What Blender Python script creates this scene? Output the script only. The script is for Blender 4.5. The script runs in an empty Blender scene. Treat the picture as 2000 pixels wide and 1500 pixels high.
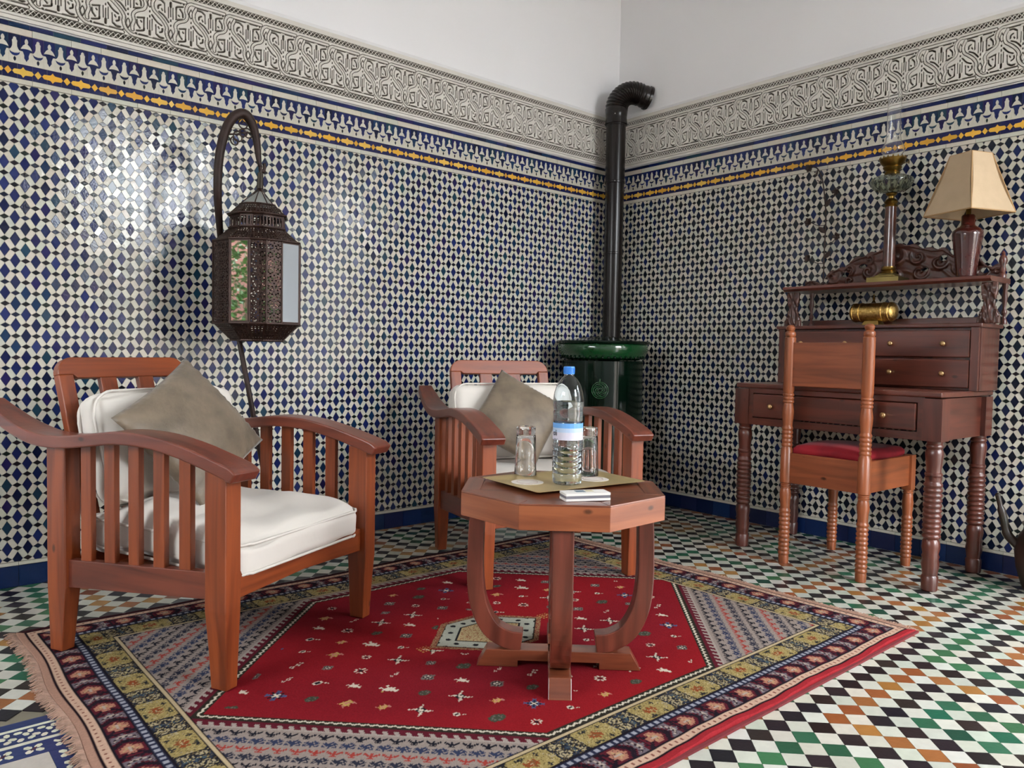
import bpy, bmesh, math, random
import numpy as np
from mathutils import Vector, Matrix
R = math.radians; PI = math.pi
sc = bpy.context.scene; C = sc.collection
random.seed(7); rng = np.random.default_rng(7)

# ---------------------------------------------------------------- camera
F_PX = 1505.7; YAW, PITCH, ROLL = .7094, .0412, .0182; CAM = Vector((-3.7058, -3.3312, .9))
cy_, sy_ = math.cos(YAW), math.sin(YAW)
fwd = Vector((sy_*math.cos(PITCH), cy_*math.cos(PITCH), -math.sin(PITCH)))
rgt = Vector((cy_, -sy_, 0)); upv = rgt.cross(fwd)
cr_, sr_ = math.cos(ROLL), math.sin(ROLL)
rg2 = cr_*rgt + sr_*upv; up2 = -sr_*rgt + cr_*upv
cd = bpy.data.cameras.new('camera'); cam = bpy.data.objects.new('camera', cd); C.objects.link(cam)
cam.matrix_world = Matrix(((rg2.x, up2.x, -fwd.x, CAM.x), (rg2.y, up2.y, -fwd.y, CAM.y), (rg2.z, up2.z, -fwd.z, CAM.z), (0, 0, 0, 1)))
cd.sensor_width = 36; cd.lens = F_PX/2000*36; cd.clip_start = .05
sc.camera = cam
def prj(x, y, z):
    d = Vector((x, y, z)) - CAM; w = d.dot(fwd)
    if w < .05: return -9999, -9999, w
    return 1000+F_PX*d.dot(rg2)/w, 750-F_PX*d.dot(up2)/w, w

# ---------------------------------------------------------------- world, daylight, exposure
sc.view_settings.view_transform = 'Standard'; sc.view_settings.look = 'None'
sc.view_settings.gamma = 1; sc.view_settings.use_curve_mapping = False
sc.view_settings.exposure = 0.0
w = bpy.data.worlds.new('sky'); sc.world = w; w.use_nodes = True
bg = w.node_tree.nodes['Background']; bg.inputs[0].default_value = (.885, .94, .985, 1); bg.inputs[1].default_value = 34.0
def area(name, loc, rot, sx, sy, power, col, portal=False):
    l = bpy.data.lights.new(name, 'AREA'); l.shape = 'RECTANGLE'; l.size = sx; l.size_y = sy; l.energy = power; l.color = col
    o = bpy.data.objects.new(name, l); C.objects.link(o); o.location = loc; o.rotation_euler = rot
    if portal: l.cycles.is_portal = True
    return o
area('daylight_portal', (-1.15, -5.62, 1.55), (R(90), 0, 0), 1.2, 3.0, 1, (1, 1, 1), True)
area('daylight_portal', (-6.22, -2.0, 1.7), (0, R(-90), 0), 1.8, 1.6, 1, (1, 1, 1), True)
area('daylight_portal', (.02, -3.85, 1.25), (0, R(90), 0), 2.5, .9, 1, (1, 1, 1), True)

# ---------------------------------------------------------------- materials
def lin(c):
    if isinstance(c, str): c = [int(c[i:i+2], 16) for i in (0, 2, 4)]
    c = [v/255 for v in c[:3]]
    return tuple((v/12.92 if v <= .04045 else ((v+.055)/1.055)**2.4) for v in c)
MATS = {}
def pm(name, col=(128,128,128), rough=.5, metal=0, var=.12, ns=6, bump=0, bs=60, attr=False, coat=0, trans=0, ior=1.5, sheen=0, stretch=None, col2=None, rvar=0, spec=.5, alpha=1):
    if name in MATS: return MATS[name]
    m = bpy.data.materials.new(name); m.use_nodes = True; nt = m.node_tree; N = nt.nodes; L = nt.links
    b = N['Principled BSDF']; b.inputs['Roughness'].default_value = rough; b.inputs['Metallic'].default_value = metal
    b.inputs['IOR'].default_value = ior; b.inputs['Specular IOR Level'].default_value = spec
    if trans: b.inputs['Transmission Weight'].default_value = trans
    if coat: b.inputs['Coat Weight'].default_value = coat; b.inputs['Coat Roughness'].default_value = .12
    if sheen: b.inputs['Sheen Weight'].default_value = sheen; b.inputs['Sheen Roughness'].default_value = .4
    tc = N.new('ShaderNodeTexCoord'); mp = N.new('ShaderNodeMapping'); L.new(tc.outputs['Object'], mp.inputs['Vector'])
    if stretch: mp.inputs['Scale'].default_value = stretch
    nz = N.new('ShaderNodeTexNoise'); nz.inputs['Scale'].default_value = ns; nz.inputs['Detail'].default_value = 6
    L.new(mp.outputs[0], nz.inputs['Vector'])
    mix = N.new('ShaderNodeMix'); mix.data_type = 'RGBA'
    c = lin(col)
    if attr:
        at = N.new('ShaderNodeVertexColor'); at.layer_name = 'Col'
        mul = N.new('ShaderNodeMix'); mul.data_type = 'RGBA'; mul.blend_type = 'MULTIPLY'; mul.inputs[0].default_value = 1
        rp = N.new('ShaderNodeMapRange'); rp.inputs[3].default_value = 1-var; rp.inputs[4].default_value = 1+var
        L.new(nz.outputs[0], rp.inputs[0]); L.new(at.outputs[0], mul.inputs[6]); L.new(rp.outputs[0], mul.inputs[7])
        L.new(mul.outputs[2], b.inputs['Base Color'])
    else:
        c2 = lin(col2) if col2 else tuple(v*(1-2*var) for v in c)
        mix.inputs[6].default_value = (*c, 1); mix.inputs[7].default_value = (*c2, 1)
        rp = N.new('ShaderNodeMapRange'); rp.inputs[1].default_value = .35; rp.inputs[2].default_value = .7
        L.new(nz.outputs[0], rp.inputs[0]); L.new(rp.outputs[0], mix.inputs[0]); L.new(mix.outputs[2], b.inputs['Base Color'])
    if rvar:
        rr = N.new('ShaderNodeMapRange'); rr.inputs[3].default_value = max(.02, rough-rvar); rr.inputs[4].default_value = rough+rvar
        L.new(nz.outputs[0], rr.inputs[0]); L.new(rr.outputs[0], b.inputs['Roughness'])
    if bump:
        nb = N.new('ShaderNodeTexNoise'); nb.inputs['Scale'].default_value = bs; nb.inputs['Detail'].default_value = 3
        L.new(mp.outputs[0], nb.inputs['Vector'])
        bp = N.new('ShaderNodeBump'); bp.inputs['Strength'].default_value = bump; bp.inputs['Distance'].default_value = .004
        L.new(nb.outputs[0], bp.inputs['Height']); L.new(bp.outputs[0], b.inputs['Normal'])
    MATS[name] = m; return m
def wood(name, c1, c2, axis, rough=.34, knots=True, coat=.25):
    """grain runs along the given object axis; darker streaks and a few knots"""
    if name in MATS: return MATS[name]
    m = bpy.data.materials.new(name); m.use_nodes = True; nt = m.node_tree; N = nt.nodes; L = nt.links
    b = N['Principled BSDF']; b.inputs['Roughness'].default_value = rough; b.inputs['Coat Weight'].default_value = coat; b.inputs['Coat Roughness'].default_value = .28
    tc = N.new('ShaderNodeTexCoord'); oi = N.new('ShaderNodeObjectInfo')
    ad = N.new('ShaderNodeVectorMath'); ad.operation = 'ADD'
    cb = N.new('ShaderNodeCombineXYZ'); ml = N.new('ShaderNodeMath'); ml.operation = 'MULTIPLY'; ml.inputs[1].default_value = 9
    L.new(oi.outputs['Random'], ml.inputs[0]); [L.new(ml.outputs[0], cb.inputs[i]) for i in range(3)]
    L.new(tc.outputs['Object'], ad.inputs[0]); L.new(cb.outputs[0], ad.inputs[1])
    mp = N.new('ShaderNodeMapping'); s = [22, 22, 22]; s['xyz'.index(axis)] = 1.6; mp.inputs['Scale'].default_value = s
    L.new(ad.outputs[0], mp.inputs['Vector'])
    nz = N.new('ShaderNodeTexNoise'); nz.inputs['Scale'].default_value = 1.4; nz.inputs['Detail'].default_value = 8; nz.inputs['Distortion'].default_value = .6
    L.new(mp.outputs[0], nz.inputs['Vector'])
    cr = N.new('ShaderNodeValToRGB'); L.new(nz.outputs[0], cr.inputs[0])
    cr.color_ramp.elements[0].position = .3; cr.color_ramp.elements[0].color = (*lin(c2), 1)
    cr.color_ramp.elements[1].position = .62; cr.color_ramp.elements[1].color = (*lin(c1), 1)
    out = cr.outputs[0]
    if knots:
        mv = N.new('ShaderNodeMapping'); s = [15, 15, 15]; s['xyz'.index(axis)] = 8.0; mv.inputs['Scale'].default_value = s
        L.new(ad.outputs[0], mv.inputs['Vector'])
        vo = N.new('ShaderNodeTexVoronoi'); vo.inputs['Scale'].default_value = .8; L.new(mv.outputs[0], vo.inputs['Vector'])
        mr = N.new('ShaderNodeMapRange'); mr.inputs[1].default_value = .045; mr.inputs[2].default_value = .10; mr.inputs[3].default_value = .3; mr.inputs[4].default_value = 1
        L.new(vo.outputs['Distance'], mr.inputs[0])
        mu = N.new('ShaderNodeMix'); mu.data_type = 'RGBA'; mu.blend_type = 'MULTIPLY'; mu.inputs[0].default_value = 1
        L.new(out, mu.inputs[6]); L.new(mr.outputs[0], mu.inputs[7]); out = mu.outputs[2]
    L.new(out, b.inputs['Base Color'])
    bp = N.new('ShaderNodeBump'); bp.inputs['Strength'].default_value = .15; bp.inputs['Distance'].default_value = .002
    L.new(nz.outputs[0], bp.inputs['Height']); L.new(bp.outputs[0], b.inputs['Normal'])
    MATS[name] = m; return m

M_TILE = pm('glazed_zellij', rough=.11, var=.10, ns=90, bump=.08, bs=130, attr=True, spec=.27)
M_FLOOR = pm('floor_tile_glaze', rough=.28, var=.14, ns=40, bump=.12, bs=90, attr=True, spec=.4)
M_GROUT = pm('grout', '8f8a7c', .9, var=.1, bump=.2)
M_FGROUT = pm('floor_grout', '6e6858', .9, var=.15, bump=.2)
M_PLASTER = pm('white_plaster', 'f5f5f7', .85, var=.01, ns=2, bump=.03, bs=30)
M_STUCCO = pm('carved_stucco', 'cfc9bf', .8, var=.08, ns=10, attr=True)
M_SLAB = pm('grey_marble', 'a39c92', .3, var=.06, ns=5)

# ---------------------------------------------------------------- mesh helpers
def link(name, me, mat, parent=None, smooth=False):
    o = bpy.data.objects.new(name, me); C.objects.link(o)
    if mat: me.materials.append(mat)
    if parent is not None: o.parent = parent
    if smooth:
        me.polygons.foreach_set('use_smooth', [True]*len(me.polygons))
    return o
class MB:
    def __init__(s): s.v = []; s.f = []; s.c = []
    def add(s, vs, fs, col=None):
        n = len(s.v); s.v.extend([tuple(v) for v in vs]); s.f.extend([tuple(i+n for i in f) for f in fs])
        if col is not None: s.c.extend([col]*len(fs))
    def box(s, c, d, rot=None, col=None):
        x, y, z = d[0]/2, d[1]/2, d[2]/2
        vs = [Vector((a*x, b*y, e*z)) for a in (-1, 1) for b in (-1, 1) for e in (-1, 1)]
        if rot is not None: vs = [rot @ v for v in vs]
        vs = [v+Vector(c) for v in vs]
        s.add(vs, [(0,1,3,2),(4,6,7,5),(0,4,5,1),(2,3,7,6),(0,2,6,4),(1,5,7,3)], col)
    def loft(s, secs, cap=True, closed=False):
        """secs: list of rings (equal length lists of points)"""
        k = len(secs[0]); n0 = len(s.v)
        for r in secs: s.v.extend([tuple(p) for p in r])
        m = len(secs)
        for i in range(m-1+(1 if closed else 0)):
            a = n0+i*k; b = n0+((i+1) % m)*k
            for j in range(k): s.f.append((a+j, a+(j+1) % k, b+(j+1) % k, b+j))
        if cap and not closed:
            s.f.append(tuple(n0+j for j in reversed(range(k)))); s.f.append(tuple(n0+(m-1)*k+j for j in range(k)))
    def post(s, secs):
        """rect sections (z, cx, cy, wx, wy)"""
        s.loft([[(cx-wx/2, cy-wy/2, z), (cx+wx/2, cy-wy/2, z), (cx+wx/2, cy+wy/2, z), (cx-wx/2, cy+wy/2, z)] for z, cx, cy, wx, wy in secs])
    def prism(s, poly, a, b, axis='y', fn=None):
        """extrude a 2-D polygon between a and b; axis is the extrusion axis"""
        def P(p, t):
            q = {'y': (p[0], t, p[1]), 'x': (t, p[0], p[1]), 'z': (p[0], p[1], t)}[axis]
            return fn(q) if fn else q
        s.loft([[P(p, a) for p in poly], [P(p, b) for p in poly]])
    def lathe(s, prof, seg=20, c=(0,0,0), mtx=None):
        secs = []
        for r, z in prof:
            ring = [Vector((r*math.cos(2*PI*j/seg), r*math.sin(2*PI*j/seg), z)) for j in range(seg)]
            if mtx is not None: ring = [mtx @ v for v in ring]
            secs.append([v+Vector(c) for v in ring])
        s.loft(secs)
    def tube(s, pts, rad, seg=8, cap=True):
        pts = [Vector(p) for p in pts]; n = len(pts)
        if not hasattr(rad, '__len__'): rad = [rad]*n
        rad = [float(r) for r in rad]
        T = [(pts[min(i+1, n-1)]-pts[max(i-1, 0)]).normalized() for i in range(n)]
        u = T[0].orthogonal().normalized(); secs = []
        for i in range(n):
            u = (u - T[i]*u.dot(T[i])).normalized(); v = T[i].cross(u)
            secs.append([pts[i]+rad[i]*(math.cos(2*PI*j/seg)*u+math.sin(2*PI*j/seg)*v) for j in range(seg)])
        s.loft(secs, cap)
    def build(s, name, mat, parent=None, smooth=False, bevel=0, seg=2, sub=0, auto=None):
        me = bpy.data.meshes.new(name); me.from_pydata(s.v, [], s.f)
        if s.c:
            at = me.color_attributes.new('Col', 'FLOAT_COLOR', 'CORNER')
            tot = np.array([len(f) for f in s.f]); arr = np.repeat(np.array([(*c[:3], 1) for c in s.c], dtype=np.float32), tot, axis=0)
            at.data.foreach_set('color', arr.ravel())
        bm = bmesh.new(); bm.from_mesh(me); bmesh.ops.recalc_face_normals(bm, faces=bm.faces); bm.to_mesh(me); bm.free()
        o = link(name, me, mat, parent, smooth)
        if bevel:
            b = o.modifiers.new('bevel', 'BEVEL'); b.width = bevel; b.segments = seg; b.limit_method = 'ANGLE'; b.angle_limit = R(40)
        if sub:
            b = o.modifiers.new('sub', 'SUBSURF'); b.levels = sub; b.render_levels = sub
        if auto is not None:
            me.polygons.foreach_set('use_smooth', [True]*len(me.polygons)); me.set_sharp_from_angle(angle=R(auto))
        return o
def tag(o, label, cat, group=None):
    o['label'] = label; o['category'] = cat
    if group: o['group'] = group
    return o
def thing(name, label, cat, loc=(0,0,0), rotz=0, group=None):
    o = bpy.data.objects.new(name, None); C.objects.link(o); o.empty_display_size = .1
    o.location = loc; o.rotation_euler = (0, 0, rotz); tag(o, label, cat, group); return o
def dup(o, loc=None, rotz=None, label=None, parent=None):
    c = o.copy(); C.objects.link(c); c.parent = parent
    if loc is not None: c.location = loc
    if rotz is not None: c.rotation_euler = (0, 0, rotz)
    if label: c['label'] = label
    for ch in list(o.children): dup(ch, parent=c)
    return c
def empty_struct(name, loc=(0,0,0)):
    o = bpy.data.objects.new(name, None); C.objects.link(o); o.location = loc; o['kind'] = 'structure'; return o
def struct(o): o['kind'] = 'structure'; return o
def spline(pts, n=8):
    """Catmull-Rom through the points"""
    P = [Vector(p) for p in pts]; P = [2*P[0]-P[1]] + P + [2*P[-1]-P[-2]]; out = []
    for i in range(1, len(P)-2):
        for k in range(n):
            t = k/n; a, b, c, d = P[i-1:i+3]
            out.append(.5*((2*b)+(c-a)*t+(2*a-5*b+4*c-d)*t*t+(3*b-a-3*c+d)*t**3))
    out.append(P[-2]); return out
def clip(poly, ax, val, keep_gt):
    out = []
    for i in range(len(poly)):
        p, q = poly[i], poly[(i+1) % len(poly)]
        a = (p[ax]-val)*(1 if keep_gt else -1); b = (q[ax]-val)*(1 if keep_gt else -1)
        if a >= 0: out.append(p)
        if a*b < 0:
            t = a/(a-b); out.append((p[0]+(q[0]-p[0])*t, p[1]+(q[1]-p[1])*t))
    return out
def inset(poly, g):
    cx = sum(p[0] for p in poly)/len(poly); cz = sum(p[1] for p in poly)/len(poly); out = []
    n = len(poly); A = sum(poly[i][0]*poly[(i+1) % n][1]-poly[(i+1) % n][0]*poly[i][1] for i in range(n))
    sg = 1 if A > 0 else -1
    for i in range(n):
        p0, p, p1 = poly[i-1], poly[i], poly[(i+1) % n]
        def nrm(a, b):
            dx, dy = b[0]-a[0], b[1]-a[1]; l = math.hypot(dx, dy) or 1e-9; return (-dy/l*sg, dx/l*sg)
        n1 = nrm(p0, p); n2 = nrm(p, p1); bx, by = n1[0]+n2[0], n1[1]+n2[1]; d = 1+n1[0]*n2[0]+n1[1]*n2[1]
        d = max(d, .25); out.append((p[0]+g*bx/d, p[1]+g*by/d))
    return out
def W(side, s, z, n):
    return (-s, -n, z) if side == 0 else (-n, -s, z)
def piece(mb, mp, poly, n0, n1, col, g=.0007, tilt=.012):
    """one tile: mp maps (a, b, n) to space"""
    if len(poly) < 3: return
    A = abs(sum(poly[i][0]*poly[(i+1) % len(poly)][1]-poly[(i+1) % len(poly)][0]*poly[i][1] for i in range(len(poly))))/2
    if A < 2e-5: return
    q = inset(poly, g); cx = sum(p[0] for p in q)/len(q); cz = sum(p[1] for p in q)/len(q)
    ta, tb = random.gauss(0, tilt), random.gauss(0, tilt)
    k = len(q)
    vs = [mp(p[0], p[1], n0) for p in q] + [mp(p[0], p[1], n1+(p[0]-cx)*ta+(p[1]-cz)*tb) for p in q]
    fs = [tuple(range(k, 2*k))] + [(i, (i+1) % k, k+(i+1) % k, k+i) for i in range(k)]
    mb.add(vs, fs, col)
def vary(col, d=.12):
    c = lin(col); k = 1+random.uniform(-d, d)
    return tuple(max(0, v*k*(1+random.uniform(-d/3, d/3))) for v in c)
def blue():
    return vary(random.choices(['18224e', '1c285a', '163050', '1b394c', '221f4e', '111a38'], [6, 6, 3, 2, 2, 2])[0], .2)
def black(): return vary(random.choice(['17181f', '201c22', '1c2420', '151c30']), .25)
def white(): return vary(random.choice(['cbc7b9', 'c8c4b4', 'cdc6b8', 'c5c5b8', 'ccc4b6']), .045)
def yellow(): return vary(random.choice(['e0ae44', 'dca63c', 'e3b755', 'd69f3e']), .1)

# ================================================================= STRUCTURE
ZB, ZT = .0930, 1.838
SL, SR = 3.50, 2.95        # tiled length of each wall
def slab(name, x0, x1, y0, y1, z0, z1, mat, parent=None):
    m = MB(); m.box(((x0+x1)/2, (y0+y1)/2, (z0+z1)/2), (x1-x0, y1-y0, z1-z0)); return m.build(name, mat, parent)
floor = struct(slab('floor', -6.2, .0, -5.8, .0, -.12, -.003, M_FGROUT))
ceiling = struct(slab('ceiling', -6.4, .3, -6.0, .3, 4.0, 4.12, M_PLASTER))
wall_left = struct(slab('wall_left', -6.4, .2, .0, .2, -.12, 4.0, M_PLASTER))
m = MB()
m.box((.1, -1.65, 1.94), (.2, 3.30, 4.12)); m.box((.1, -3.85, 3.25), (.2, 1.1, 1.5)); m.box((.1, -5.05, 1.94), (.2, 1.5, 4.12))
wall_right = struct(m.build('wall_right', M_PLASTER))
m = MB()
m.box((-3.975, -5.75, 1.94), (4.45, .2, 4.12)); m.box((-.265, -5.75, 1.94), (.57, .2, 4.12)); m.box((-1.15, -5.75, 3.55), (1.2, .2, .9))
wall_back = struct(m.build('wall_back', M_PLASTER))
m = MB()
m.box((-6.3, -4.3, 1.94), (.2, 3.0, 4.12)); m.box((-6.3, -.6, 1.94), (.2, 1.2, 4.12)); m.box((-6.3, -2.0, .34), (.2, 1.6, .92)); m.box((-6.3, -2.0, 3.3), (.2, 1.6, 1.4))
wall_west = struct(m.build('wall_west', M_PLASTER))
# backing of the tilework (grout bed), a thin layer on each wall
for side, ww, S in ((0, wall_left, SL), (1, wall_right, SR)):
    m = MB(); n = .001
    vs = [W(side, 0, 0, n), W(side, S, 0, n), W(side, S, 2.055, n), W(side, 0, 2.055, n)]
    m.add(vs + [W(side, 0, 0, 0), W(side, S, 0, 0), W(side, S, 2.055, 0), W(side, 0, 2.055, 0)], [(0,1,2,3), (4,5,6,7), (0,1,5,4), (1,2,6,5), (2,3,7,6), (3,0,4,7)])
    m.build('grout_bed', M_GROUT, ww)

# ---- zellij lattice
def zellij(side, wall, S, a, b, s_ref, z_ref):
    wb, hb, hk, wk = .505*a, .338*b, .120*b, .455*a
    mp = lambda s, z, n: W(side, s, z, n)
    cands = []
    i0 = int(math.floor((0-s_ref)/a))-1; i1 = int(math.ceil((S-s_ref)/a))+1
    for i in range(i0, i1+1):
        sc_ = s_ref+i*a
        zz = z_ref + (b/2 if i % 2 else 0); k0 = int((ZB-zz)/b)-2
        for k in range(k0, k0+28):
            zc = zz+k*b
            P = [('b', [(0, hb), (wb, 0), (0, -hb), (-wb, 0)]), ('k', [(0, b/2+hk), (wk, b/2), (0, b/2-hk), (-wk, b/2)]),
                 ('w', [(wb, 0), (0, -hb), (0, -b/2+hk), (wk, -b/2), (a-wb, -b/2), (a, -b/2+hb), (a, -hk), (a-wk, 0)]),
                 ('w', [(wb, 0), (0, hb), (0, b/2-hk), (wk, b/2), (a-wb, b/2), (a, b/2-hb), (a, hk), (a-wk, 0)])]
            for kind, poly in P:
                poly = [(sc_+p[0], zc+p[1]) for p in poly]
                if min(p[1] for p in poly) > ZT or max(p[1] for p in poly) < ZB: continue
                poly = clip(clip(clip(clip(poly, 1, ZB, True), 1, ZT, False), 0, .0075, True), 0, S, False) if (min(p[1] for p in poly) < ZB or max(p[1] for p in poly) > ZT or min(p[0] for p in poly) < .01 or max(p[0] for p in poly) > S) else poly
                if len(poly) < 3: continue
                A = abs(sum(poly[j][0]*poly[(j+1) % len(poly)][1]-poly[(j+1) % len(poly)][0]*poly[j][1] for j in range(len(poly))))/2
                if A < 3e-5: continue
                cs = sum(p[0] for p in poly)/len(poly); cz = sum(p[1] for p in poly)/len(poly)
                q = mp(cs, cz, 0); u, v, d = prj(*q)
                vis = 0 < u < 2000 and 0 < v < 1500
                if side == 0 and u > 85 and v > 712: vis = False
                if side == 1 and (v > 480 or 1800 < u < 1970): vis = vis and (u > 1975 or (1240 < u < 1425 and v < 940))
                cosv = abs((Vector(q)-CAM).normalized()[1 if side == 0 else 0])
                cands.append((A*cosv/d/d if vis else 0, kind, poly))
    cands.sort(key=lambda t: -t[0])
    fn = {'b': blue, 'k': black, 'w': white}
    if side: fn['b'] = lambda: vary(random.choice(['18234e', '162444', '161d28', '1a2028', '141e34', '1b243c', '141b30']), .2)
    rest = MB()
    for n, (sz, kind, poly) in enumerate(cands):
        th = .0042+random.uniform(-.0003, .0003)
        if n < 300:
            m = MB(); piece(m, mp, poly, .001, th, fn[kind](), tilt=.014); m.build('zellij_tile', M_TILE, wall)
        else: piece(rest, mp, poly, .001, th, fn[kind](), tilt=.014)
    o = rest.build('zellij_tiles', M_TILE, wall); o['kind'] = 'stuff'
zellij(0, wall_left, SL, .03234, .0784, 3.2781, .1425)
zellij(1, wall_right, SR, .0318, .0775, 2.0329, .1498)

# ---- border bands above the lattice and skirting below it (each band a piece of trim with its tiles)
def rect(s0, s1, z0, z1): return [(s0, z0), (s1, z0), (s1, z1), (s0, z1)]
def star_poly(c, z, hw, hh):
    return [(c-hw, z), (c-hw*.82, z+hh*.55), (c-hw*.28, z+hh*.62), (c-hw*.17, z+hh*.72), (c, z+hh*1.25), (c+hw*.17, z+hh*.72), (c+hw*.28, z+hh*.62), (c+hw*.82, z+hh*.55),
            (c+hw, z), (c+hw*.82, z-hh*.55), (c+hw*.28, z-hh*.62), (c+hw*.17, z-hh*.72), (c, z-hh*1.25), (c-hw*.17, z-hh*.72), (c-hw*.28, z-hh*.62), (c-hw*.82, z-hh*.55)]
def sym(pts): return pts + [(-x, z) for x, z in reversed(pts) if x != 0]
TALL = sym([(0, .094), (.0052, .090), (.0052, .085), (.0088, .080), (.0075, .071), (.0080, .060), (.0115, .051), (.0180, .0440), (.010, .0390), (0, .0370)])
CAP = sym([(0, .094), (.004, .090), (.0062, .083), (.0045, .076), (.0032, .0745), (.0058, .0728), (.0110, .0680), (.0150, .0615), (.0181, .0550), (.0172, .0540), (.010, .0560), (0, .0570)])
VASE = sym([(0, .0565), (.010, .0555), (.0150, .0530), (.0105, .044), (.0068, .033), (.0072, .023), (.0042, .019), (0, .011)])
SMILE = sym([(0, .0355), (.010, .0375), (.0165, .0415), (.0135, .033), (.007, .0275), (0, .026)])
DROP = sym([(0, .0250), (.0042, .0185), (.0040, .0125), (0, .0060)])
PLATE_BLUE = None
def frieze(side, tname, S, per, off, sgn, ydia, yper):
    tr = empty_struct(tname)
    mp = lambda s, z, n: W(side, s, z, n)
    def one(name, poly, n1, col, g=.0006, tilt=.008):
        m = MB(); piece(m, mp, poly, .001, n1, col, g, tilt); return m.build(name, M_TILE, tr)
    # top dark blue strip, joints uneven
    s = .005
    while s < S:
        l = random.choice([.055, .075, .09, .1, .065]); e = min(S, s+l)
        one('border_tile', rect(s, e, 2.0385, 2.0545), .0055, blue()); s = e
    s = .005
    while s < S:
        l = random.uniform(.09, .13); e = min(S, s+l)
        one('border_tile', rect(s, e, 2.0140, 2.0380), .005, white()); one('border_tile', rect(s, e, 1.8395, 1.8575), .005, white())
        s = e
    # merlon row: ground z 1.911 .. 2.0135
    z0 = 1.911
    n = int(S/per)+2
    k0 = int(math.floor((.01-off)/per))-1
    for k in range(k0, k0+n+2):
        c = off+k*per
        if c < .012 or c > S-.01: continue
        lo, hi = max(.005, c-per/2), min(S, c+per/2)
        one('blue_ground_tile', rect(lo, hi, z0+.047, 2.0135), .0040, blue())
        one('white_ground_tile', rect(lo, hi, z0, z0+.047), .0042, lin('c9c5b7'), g=.0001, tilt=.003)
        tall = (k % 2 == 0)
        wp = [(c+x*.98, z0+z) for x, z in (TALL if tall else CAP)]
        one('merlon_tile', wp, .0056, vary('cbc7b9', .03), g=.0001)
        if tall:
            one('inlay_tile', [(c+x, z0+z) for x, z in SMILE], .0052, blue(), g=.0001)
            one('inlay_tile', [(c+x, z0+z) for x, z in DROP], .0052, black(), g=.0001)
        else: one('inlay_tile', [(c+x, z0+z) for x, z in VASE], .0052, blue(), g=.0001)
    # navy band with yellow stars
    c = ydia
    while c > .02: c -= yper
    c += yper
    s = .005
    while s < S:
        e = min(S, s+yper/2)
        one('navy_ground_tile', rect(s, e, 1.858, 1.9105), .0040, vary('1a1e4a', .2)); s = e
    while c < S-.05:
        one('diamond_tile', [(c-.0115, 1.8825), (c, 1.8970), (c+.0115, 1.8825), (c, 1.8680)], .0054, yellow(), g=.0001)
        one('star_tile', star_poly(c+yper/2, 1.8825, yper/2-.0130, .0152), .0054, yellow(), g=.0001)
        c += yper
frieze(0, 'trim_1', SL, .0364, 3.2423, -1, 3.2635, .0936)
frieze(1, 'trim_2', SR, .0364, .0671, 1, 2.0995-.0936*0, .0936)
for side, name, S in ((0, 'baseboard_left', SL), (1, 'baseboard_right', SR)):
    bb = empty_struct(name); mp = lambda s, z, n: W(side, s, z, n)
    s = .01
    while s < S:
        e = min(S, s+.1115)
        m = MB(); piece(m, mp, rect(s, e, 0.0, .0785), .001, .009, vary(random.choice(['15254a', '182c55', '1d2448']), .2), .0008, .006); m.build('skirting_tile', M_TILE, bb)
        m = MB(); piece(m, mp, rect(s, e, .0795, .0925), .001, .0095, white(), .0006, .006); m.build('border_tile', M_TILE, bb)
        s = e

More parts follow.
